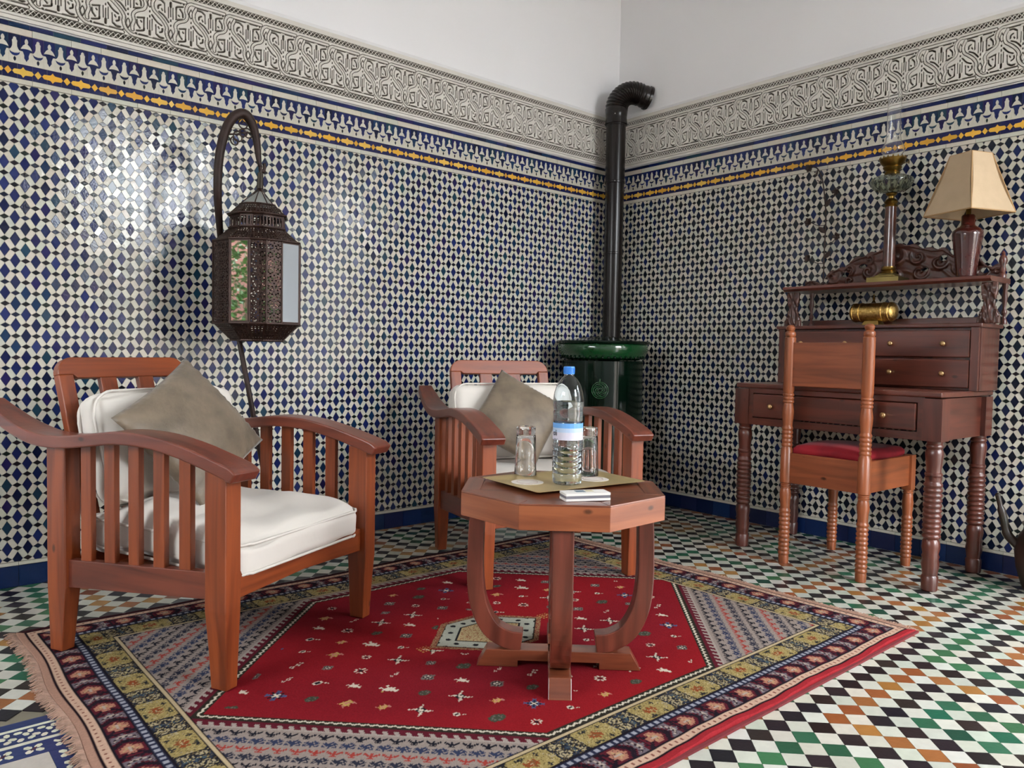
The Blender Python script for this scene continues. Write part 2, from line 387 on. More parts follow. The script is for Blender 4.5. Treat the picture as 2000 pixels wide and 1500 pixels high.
# ---- carved stucco band: one repeat of the carving, a relief mesh shared by all its copies
UW, UH, UZ0 = .159, .3, 2.062
def seg_d(U, V, a, b):
    a = np.array(a); b = np.array(b); ab = b-a; L2 = ab@ab+1e-12
    t = np.clip(((U-a[0])*ab[0]+(V-a[1])*ab[1])/L2, 0, 1)
    return np.hypot(U-a[0]-t*ab[0], V-a[1]-t*ab[1])
def poly_d(U, V, pts):
    d = np.full(U.shape, 9.)
    for p, q in zip(pts[:-1], pts[1:]): d = np.minimum(d, seg_d(U, V, p, q))
    return d
def sm(pts, n=6): return [(p.x, p.y) for p in spline([(x, y, 0) for x, y in pts], n)]
def stucco_mesh():
    nx, nz = 101, 188
    xs = np.linspace(0, UW, nx); zs = np.linspace(0, UH, nz)
    X, Z = np.meshgrid(xs, zs)
    groove = np.full(X.shape, 9.); rib = np.full(X.shape, 9.)
    w, z0, h = UW, .0555, .183
    RA = [(.63, .93), (.566, .79), (.594, .65), (.70, .565), (.83, .455), (.906, .34), (.896, .24), (.925, .135), (1.0, .05), (1.13, .0), (1.5, 0), (1.88, 0)]
    RB_ = [(.10, .11), (.094, .19), (.132, .305), (.113, .43), (.19, .525), (.358, .605), (.406, .71), (.377, .82), (.415, .94), (.5, 1.0), (.62, 1.0), (1.0, 1.0), (1.36, 1.0)]
    cuts = [([(0, .90), (0, .86), (0, .82)], .0032), ([(0, .79), (0, .70), (0, .60)], .0010), ([(0, .53), (0, .50)], .0014),
            ([(-.34, .955), (-.08, .955)], .0015), ([(.05, .95), (.255, .95)], .0015), ([(.31, .95), (.325, .945)], .0020), ([(-.40, .93), (-.37, .95)], .0014),
            ([(-.32, .905), (-.24, .905), (-.17, .865)], .0024), ([(-.15, .86), (-.145, .75), (-.14, .66)], .0011), ([(-.30, .71), (-.295, .77), (-.24, .80)], .0021), ([(-.28, .645), (-.16, .585), (-.05, .47)], .0019),
            ([(-.22, .72), (-.20, .69)], .0016), ([(.135, .80), (.15, .85), (.30, .89)], .0023), ([(.135, .80), (.135, .58)], .0015), ([(.227, .82), (.29, .745), (.30, .66)], .0020), ([(.13, .575), (.285, .61)], .0021), ([(.19, .68), (.21, .66)], .0016),
            ([(-.052, .80), (-.055, .56)], .0008), ([(.052, .80), (.055, .56)], .0008),
            ([(.5, .88), (.455, .78), (.5, .68), (.545, .78), (.5, .88)], .0010), ([(.5, .60), (.5, .585)], .0018)]
    for sh in (-2, -1, 0, 1):
        for Rr in (RA, RB_): rib = np.minimum(rib, poly_d(X, Z, sm([((u+sh)*w, z0+v*h) for u, v in Rr])))
        for rot in (0, 1):
            for pts, hw in cuts:
                hw = hw*1.35+.0001
                pp_ = [(((.5-u) if rot else u)+sh, (1-v) if rot else v) for u, v in pts]
                groove = np.minimum(groove, poly_d(X, Z, sm([(u*w, z0+v*h) for u, v in pp_], 4))-hw)
    H = np.full(X.shape, .012)
    def cut(H, d, depth): return H-depth*np.clip(.5-d/.0011, 0, 1)
    g = np.where(rib < .0062, 9., groove)
    H = cut(H, g, .0105)
    H = np.minimum(H, cut(np.full(X.shape, .012), np.abs(rib-.0060)-.0011, .0095))
    H = cut(H, rib-.0001, .0035)
    for zc, hh in ((.0365, .0105), (.2675, .0105)):
        inside = np.abs(Z-zc) < hh
        pw = w/9; q = (Z-zc)/hh*.5; a1 = ((X/pw+q) % 1)-.5; a2 = ((X/pw-q) % 1)-.5
        dd = np.minimum(np.abs(a1), np.abs(a2))*pw
        H = np.where(inside & (dd > .0021), .0018, H)
    for zc, hw in ((.0145, .0009), (.0245, .0004), (.0485, .0004), (.2555, .0004), (.2795, .0004)):
        H = cut(H, np.abs(Z-zc)-hw, .006)
    H = np.maximum(H, .001)
    V = np.stack([X.ravel(), -H.ravel(), Z.ravel()], 1)
    idx = np.arange(nx*nz).reshape(nz, nx)
    Fq = np.stack([idx[:-1, :-1], idx[:-1, 1:], idx[1:, 1:], idx[1:, :-1]], -1).reshape(-1, 4)
    me = bpy.data.meshes.new('carved_panel'); me.from_pydata(V.tolist(), [], Fq.tolist())
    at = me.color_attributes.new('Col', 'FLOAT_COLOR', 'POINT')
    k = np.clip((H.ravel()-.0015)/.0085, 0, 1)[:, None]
    c = np.array(lin('544b40'))*(1-k)+np.array(lin('dbd7cf'))*k      # shade of the cuts painted in, darker with depth
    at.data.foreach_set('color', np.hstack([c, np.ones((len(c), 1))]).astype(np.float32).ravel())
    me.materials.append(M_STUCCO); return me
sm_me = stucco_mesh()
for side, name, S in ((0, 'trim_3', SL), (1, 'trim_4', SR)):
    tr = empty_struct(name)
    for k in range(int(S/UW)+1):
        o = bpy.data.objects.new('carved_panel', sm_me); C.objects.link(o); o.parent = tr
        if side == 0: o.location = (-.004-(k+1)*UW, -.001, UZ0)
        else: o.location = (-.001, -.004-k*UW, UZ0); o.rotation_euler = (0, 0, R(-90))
    for (n0, n1, za, zb) in ((.0, .018, 2.362, 2.392), (.0, .012, 2.0555, 2.0625)):
        m = MB(); L_ = (int(S/UW)+1)*UW
        prof = [(n0, za), (n1*.7, za), (n1, za+(zb-za)*.4), (n1, zb-.004), (n0, zb)]
        m.loft([[W(side, .002, z, n) for n, z in prof], [W(side, L_, z, n) for n, z in prof]]); m.build('plaster_ledge', M_PLASTER, tr)

# ---- floor tiles
FX, FY, D = -1.6185, -2.6617, .0757
RX0, RX1, RY0, RY1 = -3.33, -1.04, -2.305, -.565      # rug
cands = []
for i in range(-30, 26):
    for j in range(-38, 16):
        for half in (0, .5):
            x, y = FX+(i+half)*D, FY-(j+half)*D
            if x > .03 or y > .03 or x < -4.0: continue
            if RX0+.09 < x < RX1-.09 and RY0+.09 < y < RY1-.09: continue
            if x < -3.16 and y < -1.18: continue
            u, v, d = prj(min(x, 0), min(y, 0), 0)
            if not (-700 < u < 3300 and 900 < v < 2600): continue
            h = D/2
            poly = [(x+h, y), (x, y+h), (x-h, y), (x, y-h)]
            poly = clip(clip(poly, 0, -.009, False), 1, -.009, False)
            if len(poly) < 3: continue
            if half: col = vary(random.choice(['b2b1a5', 'adada0', 'b6b1a4', 'a9aca0', 'b8b7ad']), .06)
            else:
                bi, bj = round(i/8), round(j/8); r = max(abs(i-8*bi), abs(j-8*bj)); par = (bi+bj) % 2
                if r % 2 == 0: col = vary(random.choice(['1d191d', '211c1f', '16161d', '241d1c']), .3)
                elif (r == 1) != (par == 1): col = vary(random.choice(['1b5840', '244e38', '33603e', '193f32', '2d5e44']), .15)
                else: col = vary(random.choice(['80492a', '8c5f30', '946c38', '7c4426', '885530']), .12)
            vis = 0 < u < 2000 and v < 1500 and not (RX0 < x < RX1 and RY0 < y < RY1) and (u > 1250 or u < 90)
            cands.append((1/d**3 if vis else 0, poly, col))
cands.sort(key=lambda t: -t[0]); rest = MB()
fm = lambda a, b, n: (a, b, n)
for n, (_, poly, col) in enumerate(cands):
    if n < 300:
        m = MB(); piece(m, fm, poly, -.003, 0, col, .0006, .006); m.build('floor_tile', M_FLOOR, floor)
    else: piece(rest, fm, poly, -.003, 0, col, .0006, .006)
o = rest.build('floor_tiles', M_FLOOR, floor); o['kind'] = 'stuff'
# bordered marble inset in the floor, lower left
NAVY = '1c2a52'
def fp(name, poly, col, n1=0.0, g=.0005):
    m = MB(); piece(m, fm, poly, -.003, n1, col, g, .003); return m.build(name, M_FLOOR, floor)
fx0, fx1 = -3.75, -3.19
fp('border_strip', rect(fx0, fx1, -1.247, -1.213), vary(NAVY)); fp('border_strip', rect(fx0, fx1, -1.259, -1.247), vary('bdb9aa')); fp('border_strip', rect(fx0, fx1, -1.343, -1.329), vary('bdb9aa'))
fp('border_strip', rect(fx0, fx1, -1.329, -1.259), vary(NAVY), -.0006)
fp('border_strip', rect(fx0, -3.225, -1.407, -1.343), vary(NAVY), -.0006); fp('border_strip', rect(-3.384, -3.315, -1.9, -1.407), vary(NAVY), -.0006)
fp('marble_slab', rect(fx0, -3.384, -1.9, -1.407), vary('a8a198', .02), .0)
def hexp(x, y, a, l=.0135, w_=.0075):
    c_, s_ = math.cos(a), math.sin(a); P = [(l, 0), (l*.55, w_), (-l*.55, w_), (-l, 0), (-l*.55, -w_), (l*.55, -w_)]
    return [(x+c_*p-s_*q, y+s_*p+c_*q) for p, q in P]
for k in range(8):
    cx = -3.349-.0585*k
    for a in range(4): an = PI/4+a*PI/2; fp('petal_tile', hexp(cx+.0145*math.cos(an), -1.3745+.0145*math.sin(an), an, .0098, .0066), vary('bdb9a4'), .0, .0001)
    fp('inlay_tile', hexp(cx, -1.3745, PI/4, .0105, .0022), vary('4a1f22'), .0003, 0)
for k in range(6):
    cy = -1.4355-.0585*k
    for a in range(4): an = PI/4+a*PI/2; fp('petal_tile', hexp(-3.350+.0145*math.cos(an), cy+.0145*math.sin(an), an, .0098, .0066), vary('bdb9a4'), .0, .0001)
    fp('inlay_tile', hexp(-3.350, cy, PI/4, .0105, .0022), vary('4a1f22'), .0003, 0)
for k in range(10):
    cx = -3.33-.047*k
    for q, (dx, dy) in enumerate(((0, .02), (0, -.02), (.014, .006), (-.014, -.006), (.022, -.017), (-.022, .019))):
        fp('petal_tile', hexp(cx+dx, -1.294+dy, .1+q*.9, .0095, .006), vary('bdb9a4'), .0, .0001)

# ================================================================= RUG
def bmp(rows): return np.array([[ord(c) for c in r] for r in rows])
PAL = {'.': None, 'w': 'd8cbb8', 'k': '1d1820', 'b': '4a5578', 'g': '6f6660', 'y': 'c2a25c', 'o': 'b4622e', 'p': 'c07a72', 'e': '43493a', 'r': 'b02a2a', 'n': '2b3050'}
MOT = [bmp(["w.......w", ".ww...ww.", "..wwkww..", "..kkwkk..", "..kwwwk..", "..kkwkk..", "..wwkww..", ".ww...ww.", "w.......w"]),
       bmp([".........", "...ggg...", "..gkgkg..", ".gkwgwkg.", "ggggkgggg", ".gkwgwkg.", "..gkgkg..", "...ggg...", "........."]),
       bmp([".....ww..", ".....www.", "....www..", "...wwww..", "y.wwwwww.", ".wwwwww..", "..wwww...", "..w..w...", ".ww..ww.."]),
       bmp([".b..k..b.", "bbb.k.bbb", ".bkbwbkb.", "..bkwkb..", "kkwwwwwkk", "..bkwkb..", ".bkbwbkb.", "bbb.k.bbb", ".b..k..b."]),
       bmp([".........", ".......w.", "......w..", "..www....", ".wkkkw...", ".wkkkw...", "..www....", ".........", "........."]),
       bmp([".........", "...eee...", ".eeegeee.", "eegeeegee", "egeeeeege", "eegeeegee", ".eeegeee.", "...eee...", "........."]),
       bmp([".........", "p..y...p.", ".pyyy.pp.", ".yypyyyp.", "..ypppy..", ".yypyyy..", "p..y..p..", ".........", "........."]),
       bmp([".........", "...w.w...", "...w.w...", ".ww.k.ww.", "...kkk...", ".ww.k.ww.", "...w.w...", "...w.w...", "........."]),
       bmp([".........", ".w.......", "w.w..w...", ".w..w.w..", ".....w..w", ".......w.", ".........", ".........", "........."])]
LEAF = bmp(["..1....", ".111.1.", "11.1111", ".11111.", "1.111.1", "11.1.11", "...1..."])
TUL = bmp([".......", "1..1..1", "11.1.11", ".11111.", "..111..", "...1...", "..111.."])
BIG = bmp(["kkkkkkkknnnnkkkkyyyyyyyyyyyyyyyyykk", "kknwwknnnkkwwkkyyyyekkeeyyyyykyyyyk", "nkwkkwkkbnnkkwkyyyykkkkyyyyykkkyyyy", "kwkwwkwkbbkwwkkyyyyyykyyyyyyykyyyyy", "kwkwkkwkbbkwkkkyywyyyyyyoyyyyyyywyy", "kkwkkwkkkbnkwkkyyyyyyoyooyoyyyyyyyy", "nkkwwkknnbkkkwkwyyyyyooooooyyyyyyww", "nnkkkknbbkwwkkkyyyyyooowwoooyyyyyyy", "nkkwwkknnbkkkwkwyyyyyooooooyyyyyyww", "kkwkkwkkkbnkwkkyyyyyyoyooyoyyyyyyyy", "kwkwkkwkbbkwkkkyywyyyyyyoyyyyyyywyy", "kwkwwkwkbbkwwkkyyyyyykyyyyyyykyyyyy", "nkwkkwkkbnnkkwkyyyykkkkyyyyykkkyyyy", "kknwwknnnkkwwkkyyyyekkeeyyyyykyyyyk", "kkkkkkkknnnnkkkkyyyyyyyyyyyyyyyyykk"])
BAND = bmp(["kmmmmmmmmkkkmggggggmkk", "kkmmppppmmkkkmgwkggmmk", "mkkmpypppmmkkkmggwgmkk", "mmppppyyppmmkkkmgkwgmk", "mkppwwwwpppmkkkggwwggk", "mmppppyyppmmkkkmgkwgmk", "mkkmpypppmmkkkmggwgmkk", "kkmmppppmmkkkmgwkggmmk", "kmmmmmmmmkkkmggggggmkk"])
PAL2 = dict(PAL); PAL2.update({'m': '581c26', 'p': 'a8735f', 'y': 'b3946e', 'g': '6c6268', 'k': '201720', 'w': 'ab9c90'})
PAL3 = dict(PAL); PAL3.update({'y': '9c8a58', 'k': '24242a', 'n': '303848', 'b': '40525e', 'w': 'a89a7c', 'o': '8a4526', 'e': '363c30'})
def rug_color(X, Y):
    n = X.shape; out = np.zeros(n+(3,))
    cx, cy = -2.16, -1.455
    dl, dr, df, db = X-RX0, RX1-X, Y-RY0, RY1-Y
    d = np.minimum(np.minimum(dl, dr), np.minimum(df, db))
    endm = np.minimum(dl, dr) < np.minimum(df, db); t = np.where(endm, Y-RY0, X-RX0)
    def put(mask, col): out[mask] = lin(col)
    def pick(bm_, pal, iu, iv, mask):
        ch = bm_[np.clip(iv, 0, bm_.shape[0]-1), np.clip(iu, 0, bm_.shape[1]-1)]
        for c, h in pal.items():
            if h: mm = mask & (ch == ord(c)); out[mm] = lin(h)
    put(d < .5, '1d1820')
    put((d < .022) & ~endm & (df < db), '9a2a30'); put((d < .022) & ~endm & (df >= db), '3a1a20'); put((d < .022) & endm, 'a88270')
    put((d >= .022) & (d < .028), '22151b')
    m1 = (d >= .028) & (d < .052); put(m1, 'c4a28c')
    put(m1 & (np.abs(d-.040) < .0035) & ((t % .022) < .006), '7a4a40')
    mb = (d >= .056) & (d < .116)
    pick(BAND, PAL2, ((t % .125)/.125*22).astype(int), ((d-.056)/.060*9).astype(int), mb)
    md = (d >= .121) & (d < .137); put(md, '2b2e42'); put(md & (np.abs(d-.129) < .006) & ((t % .021) < .012), '9a9aa2')
    my = (d >= .143) & (d < .218)
    pick(BIG, PAL3, ((t % .20)/.20*35).astype(int), ((d-.143)/.075*15).astype(int), my)
    hs = rng.random(n)
    put(my & (hs > .86), '6e5e3c'); put(my & (hs < .06), 'b8a674'); put(mb & (hs > .94), '3a2028')
    put((d >= .223) & (d < .231), 'b8a482')
    inn = d >= .236
    ax, ay = X-cx, Y-cy; hd = np.maximum((np.abs(ax)+np.abs(ay)-.905)/1.414, np.abs(ay)-.592)
    diag = (np.abs(ax)+np.abs(ay)-.905)/1.414 >= np.abs(ay)-.592
    tt = np.where(diag, (ax*np.sign(ay)-ay*np.sign(ax)*np.sign(ay))/1.414*np.sign(ax), ax)
    tt = np.where(diag, (np.abs(ax)-np.abs(ay))/1.414, ax)
    # spandrels
    put(inn, '94867e')
    row = np.floor((hd-.062)/.034).astype(int); off = np.where(row % 2 == 0, 0, .021)
    iu = (((tt+off) % .042)/.042*8).astype(int); iv = (((hd-.062) % .034)/.034*8).astype(int)
    k6 = row % 4
    for kk, pat, col in ((0, TUL, '1c1c26'), (1, LEAF, '323a54'), (2, TUL, '9c3c34'), (3, LEAF, '2e303e')):
        mm = inn & (hd > .062) & (k6 == kk) & (iu < 7) & (iv < 7)
        ch = pat[np.clip(iv, 0, 6), np.clip(iu, 0, 6)]; put(mm & (ch == 49), col)
    # band of teeth and zigzag around the red field
    mt = inn & (hd > .024) & (hd <= .058); put(mt, '5c1c28')
    put(mt & (((tt+.5*hd) % .028) < .012) & (hd > .036), 'a3978e'); put(mt & (hd > .052), 'a3978e')
    mz = inn & (hd > 0) & (hd <= .024); put(mz, '2f2c24')
    zg = np.abs(((tt % .022)/.022)-.5)*.012+.008
    put(mz & (np.abs(hd-zg) < .0032), 'cfc4b0')
    # red field
    fld = inn & (hd <= 0)
    nz = .5+.5*np.sin(Y*9+1.3*np.sin(X*2.2))*np.sin(X*1.7+2)
    c1, c2 = np.array(lin('8e1a20')), np.array(lin('7a1a24'))
    out[fld] = (c1*(1-nz[..., None])+c2*nz[..., None])[fld]
    gx, gy = .1225, .149; iX = np.floor((X+2.52)/gx+.5).astype(int); iY = np.floor((Y+1.47)/gy+.5).astype(int)
    lu = (X+2.52-iX*gx); lv = (Y+1.47-iY*gy); px_ = .0052
    a_ = ((iX*7+iY*13) % 11); ii = (np.floor(lu/px_+4.5)).astype(int); jj = (np.floor(lv/px_+4.5)).astype(int)
    ok = fld & (ii >= 0) & (ii < 9) & (jj >= 0) & (jj < 9) & (np.abs(ax)+np.abs(ay) > .25) & (hd < -.035)
    order = [0, 3, 2, 1, 7, 5, 6, 0, 4, 1, 8]
    for q in range(11):
        pick(MOT[order[q]], PAL, ii, jj, ok & (a_ == q))
    # secondary small motifs between
    iX2 = np.floor((X+2.52)/gx).astype(int); lu2 = X+2.52-(iX2+.5)*gx; iY2 = np.floor((Y+1.47)/gy).astype(int); lv2 = Y+1.47-(iY2+.5)*gy
    a2 = (iX2*5+iY2*3) % 7; i2 = np.floor(lu2/.0041+4.5).astype(int); j2 = np.floor(lv2/.0041+4.5).astype(int)
    ok2 = fld & (i2 >= 0) & (i2 < 9) & (j2 >= 0) & (j2 < 9) & (np.abs(ax)+np.abs(ay) > .27) & (hd < -.035)
    for q, mo in enumerate((4, 2, 7, 5, 1, 6, 8)): pick(MOT[mo], PAL, i2, j2, ok2 & (a2 == q))
    # medallion
    bx, by = X+2.17, Y+1.45; h1 = np.maximum((np.abs(bx)+np.abs(by)-.205)/1.414, np.abs(by)-.135)
    put(fld & (h1 < .016), '9a7a58'); put(fld & (h1 < .016) & (hs > .6), '7a2a28'); put(fld & (h1 < 0), '2a2622'); put(fld & (h1 < -.004), 'a8a89a')
    put(fld & (h1 < -.004) & (h1 > -.045) & (((bx % .041)/.041-.5)**2+((by % .043)/.043-.5)**2 < .045), '1f1c22')
    put(fld & (h1 < -.05), '1f1c22'); put(fld & (h1 < -.056), 'b09a72'); put(fld & (h1 < -.06) & (hs > .8), '8a4a34')
    put(fld & (np.abs(np.abs(bx)-.245) < .02) & (np.abs(by) < .02) & ((X*180 % 2) < 1) & ((Y*180 % 2) < 1), 'c29a58')
    return out*.80*(0.92+.16*rng.random(n)[..., None])
def make_rug():
    cell = .0031
    nx, ny = int((RX1-RX0)/cell), int((RY1-RY0)/cell)
    xs = np.linspace(RX0, RX1, nx); ys = np.linspace(RY0, RY1, ny); X, Y = np.meshgrid(xs, ys)
    col = rug_color(X, Y)
    de = np.minimum(np.minimum(X-RX0, RX1-X), np.minimum(Y-RY0, RY1-Y))
    Z = .0075+.0012*np.sin(X*5+Y*3)+.0003*rng.random(X.shape)
    front = np.exp(-(Y-RY0)/.05)
    Z += front*.004*np.sin((X+2.0)*26)**2
    # gently uneven outline
    Yw = Y + front*.006*np.sin(X*14)+np.exp(-(RY1-Y)/.1)*.006*np.sin(X*9); Xw = X+np.exp(-(X-RX0)/.1)*.006*np.sin(Y*13)+np.exp(-(RX1-X)/.1)*.006*np.sin(Y*11)
    Z = np.where(de < .004, .001, Z)
    V = np.stack([Xw.ravel(), Yw.ravel(), Z.ravel()], 1).astype(np.float32)
    idx = np.arange(nx*ny, dtype=np.int32).reshape(ny, nx)
    Q = np.stack([idx[:-1, :-1], idx[:-1, 1:], idx[1:, 1:], idx[1:, :-1]], -1).reshape(-1, 4)
    me = bpy.data.meshes.new('pile'); me.vertices.add(len(V)); me.vertices.foreach_set('co', V.ravel())
    me.loops.add(Q.size); me.loops.foreach_set('vertex_index', Q.ravel()); me.polygons.add(len(Q))
    me.polygons.foreach_set('loop_start', np.arange(0, Q.size, 4, dtype=np.int32))
    me.update(calc_edges=True); me.validate()
    at = me.color_attributes.new('Col', 'FLOAT_COLOR', 'POINT')
    c = np.hstack([col.reshape(-1, 3), np.ones((len(V), 1))]).astype(np.float32); at.data.foreach_set('color', c.ravel())
    return me
M_RUG = pm('wool_pile', rough=.95, var=.18, ns=220, bump=.5, bs=420, attr=True, spec=.05)
rug = thing('rug', 'patterned Berber rug with red hexagonal field under the armchairs and octagonal table', 'rug', (0, 0, 0))
link('pile', make_rug(), M_RUG, rug, True)
M_FR = pm('wool_fringe', 'a88674', .95, var=.2, ns=60, attr=False)
m = MB()
for xe, sg in ((RX0, -1), (RX1, 1)):
    for k in range(520):
        y = RY0+(k+.5)/520*(RY1-RY0); l = random.uniform(.010, .026)*(1.15 if sg < 0 else .75); sk = random.uniform(-.014, .014)
        x0 = xe+.006*math.sin(y*(13 if sg < 0 else 11))
        m.tube([(x0-sg*.004, y, .006), (x0+sg*l*.4, y+sk*.3, .006+random.uniform(0, .004)), (x0+sg*l, y+sk, .0025)], [.0018, .002, .0012], 4)
o = m.build('fringe', M_FR, rug); o['kind'] = 'stuff'
# flat woven end strips and the red selvedge
m = MB(); m.box(((RX0+RX1)/2, RY0-.003, .0035), (RX1-RX0-.01, .010, .006)); m.build('selvedge', pm('red_selvedge', '6a181e', .9, bump=.3), rug)

# ================================================================= ARMCHAIRS
WV, WX, WY = wood('pine_z', '8c421d', '662b12', 'z', .38, coat=.08), wood('pine_x', '8c421d', '662b12', 'x', .38, coat=.08), wood('pine_y', '743827', '4e231a', 'y', .32, coat=.2)
def armchair(name, label, loc, rz, group):
    t = thing(name, label, 'armchair', loc, rz, group)
    for sx in (-1, 1):
        m = MB(); x = sx*.313
        m.post([(0, x-sx*.006, -.308, .040, .052), (.10, x-sx*.004, -.308, .046, .060), (.21, x, -.308, .056, .070), (.572, x, -.308, .056, .070)])
        m.build('leg', WV, t, bevel=.003)
        m = MB()
        m.post([(0, x-sx*.004, .306, .040, .050), (.10, x-sx*.003, .300, .046, .062), (.19, x, .292, .050, .076), (.60, x, .292, .050, .076)])
        m.build('leg', WV, t, bevel=.003)
        # side rail slopes slightly down to the back
        m = MB(); m.prism([(-.275, .233), (.26, .192), (.26, .272), (-.275, .305)], x-.014, x+.014, 'x'); m.build('side_rail', WY, t, bevel=.002)
        # curved arm
        prof = spline([(x, -.392, .574), (x, -.365, .590), (x, -.30, .610), (x, -.20, .636), (x, -.09, .654), (x, .03, .657), (x, .15, .643), (x, .26, .632), (x, .36, .636), (x, .46, .662), (x, .54, .695), (x, .60, .725)], 5)
        m = MB(); secs = []
        for i, p in enumerate(prof):
            q = prof[min(i+1, len(prof)-1)]-prof[max(i-1, 0)]; q.normalize(); nrm = Vector((0, -q.z, q.y))
            s_ = i/(len(prof)-1); wd = .047 if s_ < .75 else .047-(s_-.75)*.06
            th = .036 if i > 1 else .032; a = p; b = p-nrm*th
            secs.append([(a.x-wd, a.y, a.z), (a.x+wd, a.y, a.z), (b.x+wd, b.y, b.z), (b.x-wd, b.y, b.z)])
        m.loft(secs); m.build('arm', WY, t, bevel=.005, seg=3)
        for k in range(5):
            y = .186-.0935*k+.003; zt = .612 if k in (0,) else (.622 if k < 4 else .612)
            zb = .262+(.298-.262)*(.26-y)/.53
            m = MB(); m.box((x, y, (zt+zb)/2), (.018, .040, zt-zb)); m.build('slat', WV, t, bevel=.0015)
    m = MB(); m.prism([(-.288, .300), (-.288, .226), (-.20, .230), (0, .238), (.20, .230), (.288, .226), (.288, .300)], -.322, -.298, 'y'); m.build('front_rail', WX, t, bevel=.002)
    m = MB(); m.box((0, .285, .235), (.576, .022, .07)); m.build('back_rail', WX, t, bevel=.002)
    for k in range(6):
        m = MB(); m.box((0, -.25+.09*k, .262-.006*k), (.57, .045, .014)); m.build('seat_slat', WX, t)
    # leaning back frame: rounded top corners
    A = Matrix.Translation((0, .27, .27)) @ Matrix.Rotation(R(-15.5), 4, 'X')
    H = .60; hw = .245; th = .024
    def F(q): return A @ Vector(q)
    for sx in (-1, 1):
        m = MB()
        poly = [(sx*(hw-.05), 0), (sx*hw, 0), (sx*hw, H-.055), (sx*(hw-.05), H-.055)]
        m.prism(poly, -th/2, th/2, 'y', F); m.build('back_stile', WV, t, bevel=.003)
    arc = lambda sx: [(sx*(hw-.055+.055*math.cos(a)), H-.055+.055*math.sin(a)) for a in [PI/2*k/6 for k in range(7)]]
    poly = [(hw-.062, H-.066), (hw-.05, H-.0555), (hw, H-.0555)]+arc(1)[1:]+list(reversed(arc(-1)))[:-1]+[(-hw, H-.0555), (-hw+.05, H-.0555), (-hw+.062, H-.066)]
    m = MB(); m.prism(poly, -th/2-.001, th/2+.001, 'y', F); m.build('top_rail', WX, t, bevel=.003)
    for x in (-.072, .072):
        m = MB(); m.prism([(x-.030, .03), (x+.030, .03), (x+.030, H-.064), (x-.030, H-.064)], -th/2+.004, th/2-.004, 'y', F); m.build('back_slat', WV, t, bevel=.002)
    m = MB(); m.prism([(-.2, .0), (.2, .0), (.2, .05), (-.2, .05)], -th/2, th/2, 'y', F); m.build('lower_back_rail', WX, t, bevel=.002)
    return t
G_ARM = 'slatted wooden armchairs on the rug'
C1, T1 = (-2.833, -.9315, .009), R(26); C2, T2 = (-1.5055, -.9065, .009), R(-19.5)
ch1 = armchair('armchair', 'large reddish slatted wooden armchair in the left foreground beside the lantern', C1, T1, G_ARM)
ch2 = dup(ch1, C2, T2, 'slatted wooden armchair behind the octagonal table in front of the green stove')

# soft cushions
def cushion_mesh(hx, hy, hz, r, crown, seed=0, wob=.004, n=22, sag=0):
    g = np.linspace(-1, 1, n+1); V = []; Fc = []; ids = {}
    def vid(a, b, c):
        k = (a, b, c)
        if k not in ids: ids[k] = len(V); V.append((g[a], g[b], g[c] if True else 0))
        return ids[k]
    for ax in range(3):
        for sd in (0, n):
            for i in range(n):
                for j in range(n):
                    q = []
                    for di, dj in ((0,0),(1,0),(1,1),(0,1)):
                        idx = [0,0,0]; idx[ax] = sd; idx[(ax+1) % 3] = i+di; idx[(ax+2) % 3] = j+dj; q.append(vid(*idx))
                    Fc.append(tuple(q) if sd else tuple(reversed(q)))
    P = np.array(V); rs = np.random.default_rng(seed); ph = rs.random(12)*6
    h = np.array([hx, hy, hz]); core = np.maximum(h-r, .001)
    # denser near the edges
    S = np.sign(P)*np.abs(P)**.75
    Q = S*h; inner = np.clip(Q, -core, core); dl = Q-inner; L = np.linalg.norm(dl, axis=1, keepdims=True); L[L == 0] = 1
    mx = np.abs(dl).max(axis=1, keepdims=True); Q = inner+dl/L*mx
    bul = (1-S[:, 0]**2)*(1-S[:, 1]**2)
    Q[:, 2] += np.sign(P[:, 2])*np.abs(P[:, 2])*crown*np.sqrt(np.clip(bul, 0, 1)) - sag*bul*(P[:, 2] > 0)
    for k in range(5):
        a, b_ = rs.random()*20-10, rs.random()*20-10
        Q[:, 2] += wob*.5*np.sin(a*Q[:, 0]*2.4+b_*Q[:, 1]*2.4+ph[k])*np.abs(P[:, 2])
    Q[:, 0] *= 1+.02*np.sin(Q[:, 1]*15+ph[6]); Q[:, 1] *= 1+.02*np.sin(Q[:, 0]*14+ph[7])
    return Q, Fc
M_CANVAS = pm('white_canvas', 'dcd5cc', .92, var=.03, ns=3, bump=.25, bs=25, sheen=.2)
def cushion(name, label, cat, loc, mtx, hx, hy, hz, r, crown, seed, group, sag=0, wob=.004):
    t = thing(name, label, cat, (0,0,0), 0, group); t.matrix_world = mtx
    Q, Fc = cushion_mesh(hx, hy, hz, r, crown, seed, wob, sag=sag)
    m = MB(); m.add([tuple(q) for q in Q], Fc); m.build('cover', M_CANVAS, t, smooth=True)
    for zz in (hz-.35*r, -hz+.35*r):
        rr = r*1.6; pts = []
        for cx, cy, a0 in ((hx-rr, hy-rr, 0), (-hx+rr, hy-rr, 90), (-hx+rr, -hy+rr, 180), (hx-rr, -hy+rr, 270)):
            for k in range(7):
                a = R(a0+15*k); pts.append(((cx+rr*math.cos(a))*.992, (cy+rr*math.sin(a))*.992, zz+.002*math.sin(k*2+cx*9)))
        pts.append(pts[0]); pts.append(pts[1])
        m = MB(); m.tube(pts, .0042, 6, cap=False); m.build('piping', M_CANVAS, t, smooth=True)
    return t
def CM(c, rz): return Matrix.Translation(c) @ Matrix.Rotation(rz, 4, 'Z')
G_SC, G_BC, G_PI = 'white seat cushions', 'white back cushions', 'taupe velvet throw cushions'
M1, M2 = CM(C1, T1), CM(C2, T2)
